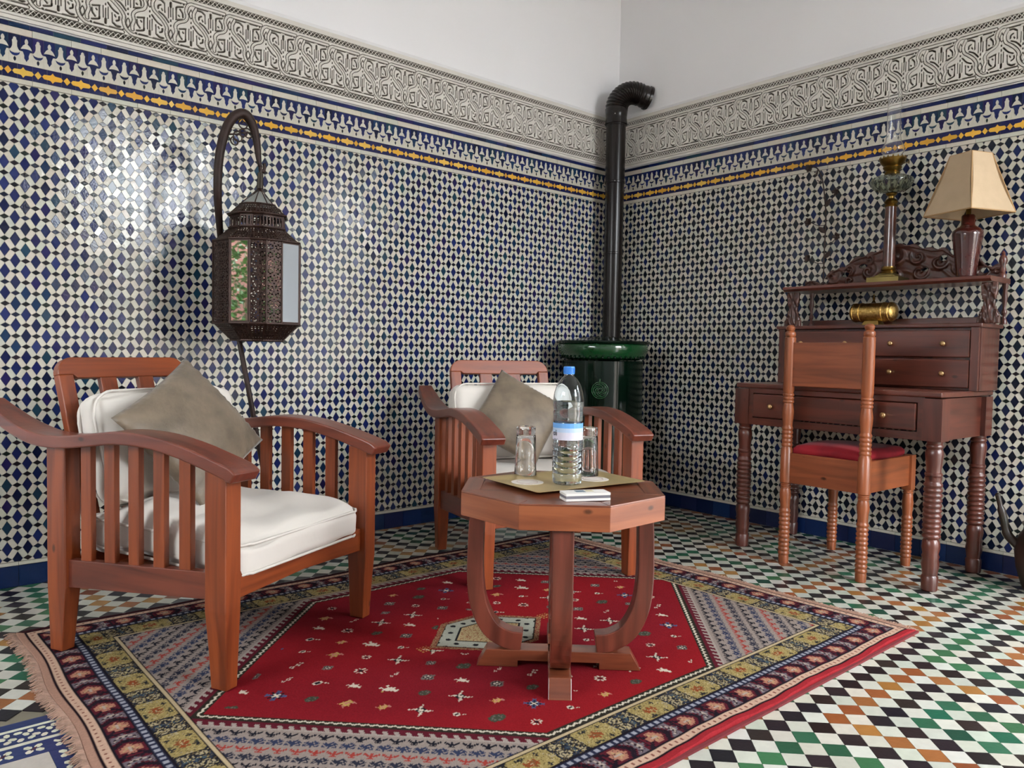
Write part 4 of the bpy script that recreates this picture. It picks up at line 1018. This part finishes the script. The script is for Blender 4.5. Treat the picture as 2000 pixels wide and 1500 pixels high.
# local frame: x = -.24 front .. +.25 wall, y = +.44 (image left) .. -.44 (image right)
def beads(segs):
    """segs: list of ('b', z0, z1, r, n) rings or ('p', z, r) plain points, bottom to top"""
    o = []
    for s_ in segs:
        if s_[0] == 'p': o.append((s_[2], s_[1]))
        else:
            _, z0, z1, r, n = s_; h = (z1-z0)/n
            for k in range(n):
                for f_, q in ((.06, .86), (.28, .985), (.5, 1), (.72, .985), (.94, .86)): o.append((r*q, z0+h*(k+f_)))
    return o
def desk_leg():
    return beads([('p', 0, .030), ('p', .004, .034), ('p', .055, .036), ('p', .062, .031), ('p', .075, .033), ('p', .105, .038), ('p', .125, .034), ('p', .135, .0375), ('p', .145, .033), ('p', .17, .039), ('p', .195, .036), ('p', .203, .030),
                  ('b', .205, .425, .0395, 11), ('p', .43, .033), ('p', .445, .036), ('b', .447, .465, .037, 1), ('p', .475, .031), ('p', .50, .034), ('p', .535, .038), ('p', .552, .035), ('b', .555, .575, .036, 1), ('p', .585, .034)])
for x, y in ((-.215, .425), (-.215, -.425), (.215, .425), (.215, -.425)):
    m = MB(); m.lathe([(r_*.86, z_) for r_, z_ in desk_leg()], 24, (x, y, 0)); m.box((x, y, .668), (.072, .072, .165)); m.build('leg', DV, dk, auto=38)
m = MB(); m.box((.002, -.002, .7655), (.51, .915, .022)); m.build('desktop', DY, dk, bevel=.006, seg=3)
for sy in (-1, 1):
    m = MB(); m.box((0, sy*.432, .668), (.37, .02, .165)); m.build('side_apron', DX, dk, bevel=.001)
m = MB(); m.box((.235, 0, .668), (.02, .79, .165)); m.build('back_apron', DY, dk)
m = MB(); m.box((-.235, 0, .743), (.02, .79, .022)); m.box((-.235, 0, .601), (.02, .79, .032)); m.box((-.235, .382, .672), (.02, .028, .125)); m.box((-.235, -.382, .672), (.02, .028, .125)); m.build('front_rail', DY, dk, bevel=.001)
dr = MB(); dr.box((-.242, 0, .675), (.022, .728, .106)); d_ = dr.build('drawer', DY, dk, bevel=.004)
for y in (.265, -.245):
    m = MB(); m.lathe([(0, 0), (.006, 0), (.005, .008), (.011, .014), (.012, .019), (.008, .024), (0, .025)], 14, (-.253, y, .675), Matrix.Rotation(R(-90), 3, 'Y')); m.build('knob', M_KNOB, d_, smooth=True)
# drawer box on the desktop
bx0, bx1, by0, by1, bz0, bz1 = .035, .243, -.478, .415, .777, 1.035
m = MB()
m.box(((bx0+bx1)/2+.008, (by0+by1)/2, (bz0+bz1)/2), (bx1-bx0-.016, by1-by0, bz1-bz0)); m.build('drawer_case', DV, dk, bevel=.002)
m = MB(); m.box(((bx0+bx1)/2-.004, (by0+by1)/2, bz1+.008), (bx1-bx0+.02, by1-by0+.024, .016)); m.build('case_top', DY, dk, bevel=.004, seg=3)
m = MB(); m.box(((bx0+bx1)/2+.09, (by0+by1)/2, bz1+.032), (.014, by1-by0-.02, .035)); m.build('back_board', DY, dk, bevel=.002)
for z0_, z1_ in ((.787, .902), (.912, 1.024)):
    for ya, yb in ((by0+.035, by0+.035+.405), (by0+.035+.417, by1-.03)):
        dd = MB(); dd.box((bx0+.004, (ya+yb)/2, (z0_+z1_)/2), (.018, yb-ya, z1_-z0_)); d_ = dd.build('drawer', DY, dk, bevel=.004)
        for q in (.24, .77):
            m = MB(); m.lathe([(0, 0), (.0055, 0), (.0045, .007), (.010, .013), (.011, .018), (.007, .022), (0, .023)], 14, (bx0-.005, ya+(yb-ya)*q, (z0_+z1_)/2), Matrix.Rotation(R(-90), 3, 'Y')); m.build('knob', M_KNOB, d_, smooth=True)
m = MB()
for yy in (by0+.017, by1-.014, by0+.446): m.box((bx0+.004, yy, (bz0+bz1)/2), (.016, .012 if abs(yy-by0-.446) < .01 else .03, bz1-bz0))
m.build('case_stile', DV, dk, bevel=.001)
# top shelf on carved brackets and spindles
SZ = 1.240
m = MB(); yc = (by0+by1)/2-.02; m.prism([(.025, SZ-.012), (.030, SZ), (.243, SZ), (.243, SZ-.022), (.040, SZ-.022), (.034, SZ-.016)], yc-.458, yc+.454, 'y'); m.build('shelf', DY, dk, bevel=.001)
def relief(name, mask, height, x0, x1, z0, z1, cell, mp, mat, parent, back=0.0):
    nx, nz = int((x1-x0)/cell), int((z1-z0)/cell); m = MB(); vid = {}
    X = [x0+(i)*cell for i in range(nx+1)]; Z = [z0+j*cell for j in range(nz+1)]
    M_ = [[mask(x0+(i+.5)*cell, z0+(j+.5)*cell) for i in range(nx)] for j in range(nz)]
    def v(i, j, b):
        k = (i, j, b)
        if k not in vid: vid[k] = len(m.v); m.v.append(tuple(mp(X[i], Z[j], back if b else height(X[i], Z[j]))))
        return vid[k]
    for j in range(nz):
        for i in range(nx):
            if not M_[j][i]: continue
            m.f.append((v(i, j, 0), v(i+1, j, 0), v(i+1, j+1, 0), v(i, j+1, 0))); m.f.append((v(i, j+1, 1), v(i+1, j+1, 1), v(i+1, j, 1), v(i, j, 1)))
            if i == 0 or not M_[j][i-1]: m.f.append((v(i, j, 0), v(i, j+1, 0), v(i, j+1, 1), v(i, j, 1)))
            if i == nx-1 or not M_[j][i+1]: m.f.append((v(i+1, j+1, 0), v(i+1, j, 0), v(i+1, j, 1), v(i+1, j+1, 1)))
            if j == 0 or not M_[j-1][i]: m.f.append((v(i+1, j, 0), v(i, j, 0), v(i, j, 1), v(i+1, j, 1)))
            if j == nz-1 or not M_[j+1][i]: m.f.append((v(i, j+1, 0), v(i+1, j+1, 0), v(i+1, j+1, 1), v(i, j+1, 1)))
    return m.build(name, mat, parent, smooth=True)
def swirl(u, z, f=1.0):
    return math.sin(9*f*u+5*math.sin(19*z+7*u))*math.cos(38*f*z+4*math.sin(17*u))
M_CARVE = pm('carved_dark_wood', '522a1e', .36, var=.2, ns=30, bump=.2, bs=140, coat=.3, col2='36190f')
TOPP = [(-.44, .035), (-.41, .05), (-.385, .03), (-.36, .022), (-.33, .055), (-.30, .085), (-.27, .095), (-.24, .09), (-.21, .125), (-.17, .14), (-.12, .150), (-.06, .168), (0, .178), (.05, .180), (.09, .168), (.15, .150), (.20, .15), (.24, .12), (.28, .105), (.32, .11), (.36, .075), (.40, .05), (.43, .06), (.445, .03)]
def topz(u): return float(np.interp(u, [a for a, b in TOPP], [b for a, b in TOPP]))
def cmask(u, z):
    t = topz(u)+.006*math.sin(u*95)
    if z > t: return False
    if z < .018: return True
    for cx, cz, rx, rz in ((-.335, .035, .022, .011), (-.235, .06, .020, .012), (-.15, .095, .020, .010), (.205, .105, .016, .014), (.29, .055, .024, .014), (.37, .040, .018, .012), (-.06, .05, .018, .010), (.13, .06, .014, .010)):
        if ((u-cx)/rx)**2+((z-cz)/rz)**2 < 1: return False
    return True
def spiral(u, z, cx, cz, sg, r0=.05):
    du, dz = (u-cx)*sg, z-cz; r_ = math.hypot(du, dz); a = math.atan2(dz, du)
    if r_ > r0: return 0
    return (.5+.5*math.cos(a-math.log(r_+.004)*4.2))**1.5*(1-(r_/r0)**4)
SPI = [(-.39, .03, 1, .03), (-.30, .052, 1, .042), (-.215, .085, -1, .045), (-.12, .07, 1, .052), (-.12, .125, -1, .03), (0, .125, 1, .05), (.0, .05, -1, .045), (.10, .12, -1, .045), (.11, .05, 1, .045), (.19, .09, 1, .045), (.28, .06, -1, .045), (.36, .04, 1, .038), (-.21, .03, 1, .03), (.42, .03, -1, .03)]
def chgt(u, z):
    k = .002+.004*max(0, math.sin(120*(z-topz(u)*.9)+22*u))
    for cx, cz, sg, r0 in SPI: k = max(k, .016*spiral(u, z, cx, cz, sg, r0))
    if z > topz(u)-.012: k = max(k, .010)
    return max(.002, k)
relief('carved_crest', cmask, chgt, -.44, .445, 0, .19, .0030, lambda u, z, h: (.215-h, yc-u*1.0, SZ+z), M_CARVE, dk, -.008)
def bmask(u, z): return abs(u) < .029+.007*math.sin(z*50+1)+.006*math.cos(z*23)
for sy, nm in ((yc+.415, 'l'), (yc-.445, 'r')):
    relief('carved_bracket', bmask, lambda u, z: .006+.005*swirl(u*6, z*1.3), -.044, .044, 0, SZ-.024-bz1-.016, .004, lambda u, z, h, sy=sy: (.062-h, sy-u, bz1+.016+z), M_CARVE, dk, -.010)
    m = MB(); z0_ = bz1+.016; H = SZ-.022-z0_
    m.lathe([(.012, z0_), (.012, z0_+.01)]+[(.008+.003*math.cos(k*1.3), z0_+.015+k*.007) for k in range(8)]+[(.007, z0_+.08), (.011, z0_+.11), (.007, z0_+.14), (.011, z0_+.15), (.012, z0_+H)], 14, (.195, sy+(-.02 if nm == 'l' else -.01), 0)); m.build('spindle', DV, dk, auto=40)
for y in (yc-.452,):
    m = MB(); m.lathe([(.014, SZ), (.014, SZ+.012), (.008, SZ+.02), (.013, SZ+.034), (.009, SZ+.048), (.016, SZ+.068), (.013, SZ+.084), (.006, SZ+.094), (.008, SZ+.10), (.0, SZ+.112)], 14, (.17 if y < 0 else .06, y, 0)); m.build('finial', DV, dk, auto=40)
def DW(x, y, z): return dk.matrix_basis @ Vector((x, y, z))
dk_m = Matrix.Translation(dk.location) @ Matrix.Rotation(dk.rotation_euler.z, 4, 'Z')

# ---- things on the desk
def on_x(u, v, x):
    d = (u-1000)/F_PX*rg2-(v-750)/F_PX*up2+fwd; return CAM+(x-CAM.x)/d.x*d
M_MARBLE = pm('brown_marble', '5d3a31', .18, var=.3, ns=25, coat=.5)
M_OLDBR = pm('aged_brass', '8d7038', .3, 1, var=.25, ns=20)
a = on_x(1735, 540, -.135); OLX, OLY, OLZ = -.135, a.y, SZ+.0005
ol = thing('oil_lamp', 'tall antique oil lamp with glass chimney and stepped brass base on desk shelf', 'lamp', (OLX, OLY, OLZ), R(2))
m = MB()
for hx, z0_, z1_ in ((.070, 0, .026), (.058, .026, .030), (.044, .030, .036)):
    m.box((0, 0, (z0_+z1_)/2), (2*hx, 2*hx, z1_-z0_))
m.loft([[(x, y, .036) for x, y in rrect(.040, .040, .004, 2)], [(x, y, .046) for x, y in rrect(.028, .028, .004, 2)]])
m.build('stepped_base', pm('dull_brass', '8b7a4a', .42, 1, var=.15, ns=12), ol, bevel=.002)
m = MB(); m.lathe([(.032, .046), (.034, .052), (.029, .058), (.033, .064), (.028, .070), (.028, .076)], 28); m.build('lower_collar', M_OLDBR, ol, auto=40)
m = MB(); m.lathe([(.0260, .076), (.0255, .20), (.0245, .345)], 28); m.build('column', M_MARBLE, ol, auto=40)
m = MB(); m.lathe([(.026, .345), (.029, .350), (.023, .356), (.030, .366), (.024, .376), (.013, .383), (.013, .392), (.022, .398), (.024, .404), (.0, .406)], 28); m.build('upper_collar', M_OLDBR, ol, auto=40)
m = MB(); pr = [(.001, .405), (.028, .407), (.055, .416), (.076, .432), (.087, .452), (.0875, .462), (.082, .472), (.060, .482), (.030, .487), (.028, .494)]
m.lathe(pr+[(max(.001, r-.004), z-.0005) for r, z in reversed(pr[:-1])][:-1]+[(.001, .409)], 40); m.build('glass_font', pm('font_glass', 'cdd2c8', .03, var=0, trans=1, ior=1.48), ol, auto=50)
for k in range(20):
    a = 2*PI*k/20; m = MB(); m.tube([(r*math.cos(a), r*math.sin(a), z) for r, z in ((.056, .416), (.077, .432), (.088, .452), (.0885, .462), (.083, .472))], .0022, 5); m.build('glass_rib', MATS['font_glass'], ol, smooth=True)
m = MB(); m.lathe([(.030, .490), (.033, .496), (.028, .504), (.036, .512), (.040, .520), (.036, .526), (.050, .540), (.056, .556), (.054, .560), (.030, .556), (.020, .54), (0, .54)], 32)
for k in range(16):
    a = 2*PI*k/16; m.lathe([(.0, 0), (.005, .004), (.0, .014)], 6, (.053*math.cos(a), .053*math.sin(a), .556))
m.build('burner', M_OLDBR, ol, auto=40)
m = MB(); m.tube([(0, -.045, .532), (0, -.062, .534), (0, -.068, .534)], .002, 6); m.lathe([(0, -.001), (.009, 0), (0, .001)], 14, (0, -.070, .534), Matrix.Rotation(R(90), 3, 'X')); m.build('wick_knob', M_OLDBR, ol, auto=40)
pr = [(.030, .560), (.034, .572), (.047, .590), (.050, .602), (.044, .616), (.034, .634), (.030, .66), (.029, .74), (.028, .86)]
m = MB(); m.lathe(pr+[(r-.0015, z) for r, z in reversed(pr)]+[pr[0]], 36); m.build('glass_chimney', pm('chimney_glass', 'ffffff', .0, var=0, trans=1, ior=1.45), ol, auto=50)
tl_p = on_x(1887, 528, -.135)
tl = thing('table_lamp', 'table lamp with cream square shade and dark red ceramic vase base on the desk shelf', 'lamp', (-.135, tl_p.y, SZ+.0005), 0)
M_OX = pm('oxblood_glaze', '4a1a14', .12, var=.3, ns=12, coat=.7, col2='2a0f0e')
m = MB(); m.lathe([(0, 0), (.045, 0), (.046, .008), (.038, .014), (.040, .03), (.046, .09), (.054, .15), (.059, .184), (.057, .202), (.044, .214), (.030, .222), (.026, .230), (.026, .264), (.022, .270), (0, .270)], 40); m.build('vase_base', M_OX, tl, auto=45)
m = MB(); m.lathe([(.010, .265), (.010, .33), (.016, .332), (.016, .37), (0, .37)], 14); m.build('lamp_holder', M_OLDBR, tl, auto=40)
M_SHADE = pm('cream_shade', 'c3ab8c', .85, var=.04, ns=20, bump=.1, bs=200)
sb, stp = .128, .058; zb_, zt_ = .272, .520
# nearest edge of the shade turned slightly to the right of the viewer
tang = math.atan2(CAM.y-tl_p.y, CAM.x+.135)+R(3)
for k in range(4):
    a0, a1 = tang+k*PI/2, tang+(k+1)*PI/2; rb, rt = sb*1.30, stp*1.30
    o_ = [Vector((rb*math.cos(a0), rb*math.sin(a0), zb_)), Vector((rb*math.cos(a1), rb*math.sin(a1), zb_)), Vector((rt*math.cos(a1), rt*math.sin(a1), zt_)), Vector((rt*math.cos(a0), rt*math.sin(a0), zt_))]
    cx = sum(o_, Vector())/4; nr = Vector((cx.x, cx.y, 0)).normalized()*.0015
    secs = []
    NN = 8; vs = []
    for off in (nr, -nr):
        for j in range(NN+1):
            f_ = j/NN; belly = -.006*math.sin(PI*f_)
            for i in range(NN+1): vs.append(o_[0].lerp(o_[1], i/NN).lerp(o_[3].lerp(o_[2], i/NN), f_)+off+Vector((cx.x, cx.y, 0)).normalized()*belly)
    q = (NN+1)**2; fs = []
    for b in (0, q):
        for j in range(NN):
            for i in range(NN):
                f4 = (b+j*(NN+1)+i, b+j*(NN+1)+i+1, b+(j+1)*(NN+1)+i+1, b+(j+1)*(NN+1)+i); fs.append(f4 if b == 0 else tuple(reversed(f4)))
    m = MB(); m.add(vs, fs); m.build('shade_panel', M_SHADE, tl)
    m = MB(); m.tube([o_[0], o_[3]], .0028, 6); m.tube([o_[0], o_[1]], .0028, 6); m.tube([o_[2], o_[3]], .0022, 6); m.build('shade_trim', pm('shade_trim', 'b38e62', .8), tl)
m = MB()
for k in range(2):
    a = tang+k*PI/2; m.tube([(stp*1.28*math.cos(a), stp*1.28*math.sin(a), zt_-.01), (-stp*1.28*math.cos(a), -stp*1.28*math.sin(a), zt_-.01)], .0018, 5)
m.tube([(0, 0, .36), (0, 0, zt_-.008)], .003, 6); m.build('shade_carrier', M_OLDBR, tl)
# engraved brass barrel box
bc = on_x(1706, 609, -.13); BZ0 = bz1+.016
bb_ = thing('brass_box', 'engraved brass barrel-shaped box with finial on the desk beneath the oil lamp', 'box', (-.13, bc.y, BZ0+.0005), R(-6))
RX = Matrix.Rotation(R(90), 3, 'X')
m = MB(); zc_ = .062
m.lathe([(0, -.108), (.012, -.107), (.024, -.104), (.035, -.099), (.041, -.093), (.0425, -.088), (.0445, -.087), (.0445, -.083), (.0425, -.082), (.0425, -.058), (.0450, -.057), (.0450, -.051), (.0425, -.050), (.0425, .050), (.0450, .051), (.0450, .057), (.0425, .058), (.0425, .082), (.0445, .083), (.0445, .087), (.0425, .088), (.041, .093), (.035, .099), (.024, .104), (.012, .107), (0, .108)], 40, (0, 0, zc_), RX); m.build('barrel', pm('engraved_brass', 'f0cc80', .33, 1, var=.3, ns=90, bump=.4, bs=200, col2='b88c42'), bb_, auto=40)
m = MB(); m.loft([[(x, y, 0) for x, y in rrect(.03, .045, .004, 2)], [(x, y, .022) for x, y in rrect(.02, .033, .004, 2)]]); m.build('pedestal', pm('pale_brass', 'b59a5c', .35, 1, var=.15, ns=40), bb_)
m = MB(); m.lathe([(.010, zc_+.044), (.006, zc_+.05), (.004, zc_+.056), (.007, zc_+.062), (.003, zc_+.068), (.002, zc_+.082), (0, zc_+.084)], 14); m.build('finial', M_OLDBR, bb_, auto=40)
# small brown thing on the case top at the right
sp_ = on_x(1838, 624, -.18)
eg = thing('folded_spectacles', 'small folded brown spectacles lying on top of the desk drawers at the right', 'spectacles', (-.18, sp_.y, BZ0), R(80))
m = MB()
for k in (-1, 1): m.tube([(k*.022+.015*math.cos(t_), .012*math.sin(t_), .004) for t_ in [2*PI*i/16 for i in range(17)]], .0016, 5)
m.tube([(-.008, 0, .005), (.008, 0, .005)], .0015, 5); m.build('frame', pm('tortoise_brown', '4a3020', .35), eg)
m = MB(); m.tube([(-.037, 0, .004), (.02, -.02, .006)], .0016, 5); m.tube([(.037, 0, .004), (-.02, -.024, .005)], .0016, 5); m.build('temple', MATS['tortoise_brown'], eg)
# wrought iron flower stem
def fxp(u, v, x=-.10): return on_x(u, v, x)
fl = thing('iron_flower_stem', 'slender dark iron flower stem with leaves standing on left end of desk shelf', 'ornament', (0, 0, 0))
pts = [fxp(1608, 545), fxp(1610, 490), fxp(1613, 430), fxp(1611, 390), fxp(1606, 350), fxp(1597, 330), fxp(1588, 326)]; pts[0].z = SZ+.004
m = MB(); m.tube(spline(pts, 6), .0032, 7); m.build('stem', M_IRON, fl, smooth=True)
def leaf(c, dirv, L_, wd, name):
    m = MB(); d = Vector(dirv).normalized(); s_ = d.cross(Vector((-1, 0, 0))).normalized(); n = 6; up_ = []; 
    for sd in (1, -1):
        for i in range(n+1):
            t_ = i/n; ww = wd*math.sin(PI*t_)**.8
            for j in (-1, 0, 1): up_.append(c+d*L_*t_+s_*ww*j+Vector((-.004*(1-abs(j))+.0006*sd, 0, 0)))
    q = 3*(n+1); fs = []
    for b in (0, q):
        for i in range(n):
            for j in range(2): f4 = (b+i*3+j, b+i*3+j+1, b+(i+1)*3+j+1, b+(i+1)*3+j); fs.append(f4 if b else tuple(reversed(f4)))
    m.add(up_, fs); m.tube([c, c+d*L_], .0018, 5); return m.build(name, M_IRON, fl, smooth=True)
def flower(c, d, sz=.02):
    for k in range(5):
        a = 2*PI*k/5; dv = Vector((-.4, math.cos(a), math.sin(a)))+Vector(d)*.6; leaf(c, dv, sz, sz*.38, 'petal')
    m = MB(); m.lathe([(0, -.006), (.006, 0), (0, .006)], 8, c); m.build('flower_heart', M_IRON, fl, smooth=True)
flower(fxp(1582, 328), (0, .6, -.5), .024); flower(fxp(1580, 434), (0, .5, .2), .024); flower(fxp(1634, 462), (0, -.5, 0), .022); flower(fxp(1632, 376), (0, -.6, .5), .022); flower(fxp(1578, 505), (0, .4, .3), .022)
for a_, b_ in (((1611, 400), (1632, 378)), ((1611, 440), (1582, 434)), ((1611, 480), (1634, 464)), ((1610, 515), (1580, 506)), ((1606, 350), (1596, 352))):
    p, q = fxp(*a_), fxp(*b_); m = MB(); m.tube(spline([p, (p+q)/2+Vector((0, 0, -.008)), q], 5), .0018, 5); m.build('branch', M_IRON, fl, smooth=True)
leaf(fxp(1612, 405), (0, -.5, .8), .045, .012, 'leaf'); leaf(fxp(1611, 455), (0, .6, .6), .045, .012, 'leaf'); leaf(fxp(1610, 505), (0, -.6, .7), .045, .012, 'leaf'); leaf(fxp(1597, 332), (0, .2, -.9), .03, .006, 'leaf')
m = MB(); m.lathe([(0, 0), (.032, 0), (.030, .006), (.008, .012), (0, .012)], 16, (pts[0].x, pts[0].y, SZ+.0005)); m.build('foot', M_IRON, fl, auto=40)
# lamp cable
m = MB(); cpt = [Vector((-.05, tl_p.y-.06, SZ+.004)), Vector((-.03, -2.235, SZ+.003)), Vector((-.022, -2.262, 1.15)), Vector((-.016, -2.262, .98)), Vector((-.018, -2.235, .93)), Vector((-.02, -2.26, .90)), Vector((-.02, -2.25, .60)), Vector((-.022, -2.27, .30)), Vector((-.03, -2.26, .03))]
m.tube(spline(cpt, 6), .0032, 7); m.build('cord', pm('black_cord', '141214', .4), tl, smooth=True)

# ================================================================= DESK CHAIR
KV, KX, KY = wood('chair_wood_z', '9a5430', '754024', 'z', .34, coat=.15), wood('chair_wood_x', '98522e', '723c22', 'x', .34, coat=.15), wood('chair_wood_y', '955030', '703a22', 'y', .34, coat=.15)
dc = thing('desk_chair', 'wooden chair with turned legs and red seat pad drawn up to the writing desk', 'chair', (-.41, -1.752, 0), R(-1.5))
for sy in (-1, 1):
    m = MB(); x0, x1 = -.205, .200
    prof = beads([('p', 0, .021), ('p', .03, .022), ('b', .035, .24, .0238, 11), ('p', .245, .020), ('p', .27, .021), ('p', .30, .0245), ('p', .325, .021), ('b', .330, .352, .0225, 3), ('p', .356, .025), ('p', .50, .025), ('p', .505, .022), ('b', .51, .60, .0238, 5), ('p', .605, .020), ('p', .64, .024), ('p', .665, .025), ('p', .695, .021), ('b', .70, .745, .0238, 3), ('p', .75, .022), ('p', .76, .0235), ('p', .985, .0235), ('b', .987, 1.012, .0225, 1), ('p', 1.014, .014), ('p', 1.018, .018), ('p', 1.030, .0195), ('p', 1.038, .012), ('p', 1.040, .001)])
    m.lathe(prof, 22, (x0, sy*.173, 0)); m.build('back_post', KV, dc, auto=38)
    m = MB(); prof = beads([('p', 0, .019), ('p', .03, .021), ('b', .035, .22, .0228, 10), ('p', .225, .019), ('p', .27, .023), ('p', .31, .0205), ('b', .318, .336, .0215, 2)])
    m.lathe(prof, 22, (x1, sy*.170, 0)); m.box((x1, sy*.170, .411), (.040, .040, .152)); m.build('leg', KV, dc, auto=38)
    m = MB(); m.box((0, sy*.170, .420), (.372, .020, .130)); m.build('side_rail', KX, dc, bevel=.002)
for x in (-.205, .200):
    m = MB(); m.box((x, 0, .420), (.020, .305, .130)); m.build('cross_rail', KY, dc, bevel=.002)
m = MB(); m.box((-.205, 0, .870), (.020, .306, .188)); m.build('back_panel', KY, dc, bevel=.003)
Q, Fc = cushion_mesh(.198, .158, .018, .016, .022, 4, .001, 16)
m = MB(); m.add([(q[0]+.0, q[1], q[2]+.497) for q in Q], Fc); m.build('seat_pad', pm('red_velvet', '98202a', .6, var=.2, ns=9, sheen=.08, spec=.2, col2='6a1420'), dc, smooth=True)

# ================================================================= VESSEL AT THE RIGHT EDGE
vp = on_x(2020, 1120, -.16); VX, VY = -.17, -2.44
vs_ = thing('handled_pot', 'dark brown glazed pot with curved handle at the right edge of the photo', 'pot', (VX, VY, 0))
M_POT = pm('brown_pot_glaze', '35201a', .4, var=.35, ns=8, col2='1c1c12')
m = MB(); pr = [(.0, 0), (.075, 0), (.085, .02), (.105, .09), (.112, .15), (.100, .21), (.085, .235), (.082, .25), (.090, .265)]
m.lathe(pr+[(r-.008, max(.01, z)) for r, z in reversed(pr[1:])]+[(0, .012)], 32); m.build('body', M_POT, vs_, auto=50)
m = MB(); hd_ = Vector((-.25, .97, 0)).normalized(); m.tube(spline([hd_*.098+Vector((0, 0, .17)), hd_*.135+Vector((0, 0, .21)), hd_*.150+Vector((0, 0, .27)), hd_*.168+Vector((0, 0, .34)), hd_*.175+Vector((0, 0, .37))], 6), [.018]*8+[.015]*8+[.010]*8+[.004], 10); m.build('handle', M_POT, vs_, smooth=True)

# ================================================================= COURTYARD SEEN ONLY IN REFLECTIONS
court = struct(slab('ground', -14, 6, -14, 6, -.3, -.125, pm('courtyard_paving', '8e8378', .8, var=.15, ns=2)))
def shrub(loc, sx, sy, sz, n, label):
    t = thing('shrub', label, 'shrub', loc); m = MB()
    for _ in range(n):
        c = Vector((random.uniform(-sx, sx), random.uniform(-sy, sy), random.uniform(.1, sz))); d = Vector((random.gauss(0, 1), random.gauss(0, 1), random.gauss(0, .7))).normalized(); s_ = d.orthogonal().normalized(); L_ = random.uniform(.05, .11)
        m.add([c, c+d*L_*.5+s_*L_*.22, c+d*L_, c+d*L_*.5-s_*L_*.22], [(0, 1, 2, 3)])
    o = m.build('foliage', pm('leaf_green', '48702f', .5, var=.3, ns=3), t); o['kind'] = 'stuff'
    m = MB(); m.tube([(0, 0, -.12), (0, 0, sz*.6)], .04, 8); m.build('trunk', pm('bark', '5c4634', .9), t)
shrub((-7.4, -2.3, 0), .45, 1.5, 2.3, 9000, 'leafy green shrub in the courtyard beyond the west opening')
for nm, a, cw in (('sky_screen_wall', (-9.2, -9.0, -8, 3, -.125, 2.7), '6a4238'), ('sky_screen_wall', (-9, 6, -12.2, -12.0, -.125, 3.0), 'a39a92'), ('sky_screen_wall', (3.4, 3.6, -12, 0, -.125, 3.4), 'a3a09e')):  # unseen walls added to screen low sky from the openings and mirror panes
    struct(slab(nm, *a, pm('sky_screen_plaster_'+cw, cw, .9, var=.12, ns=1.5)))
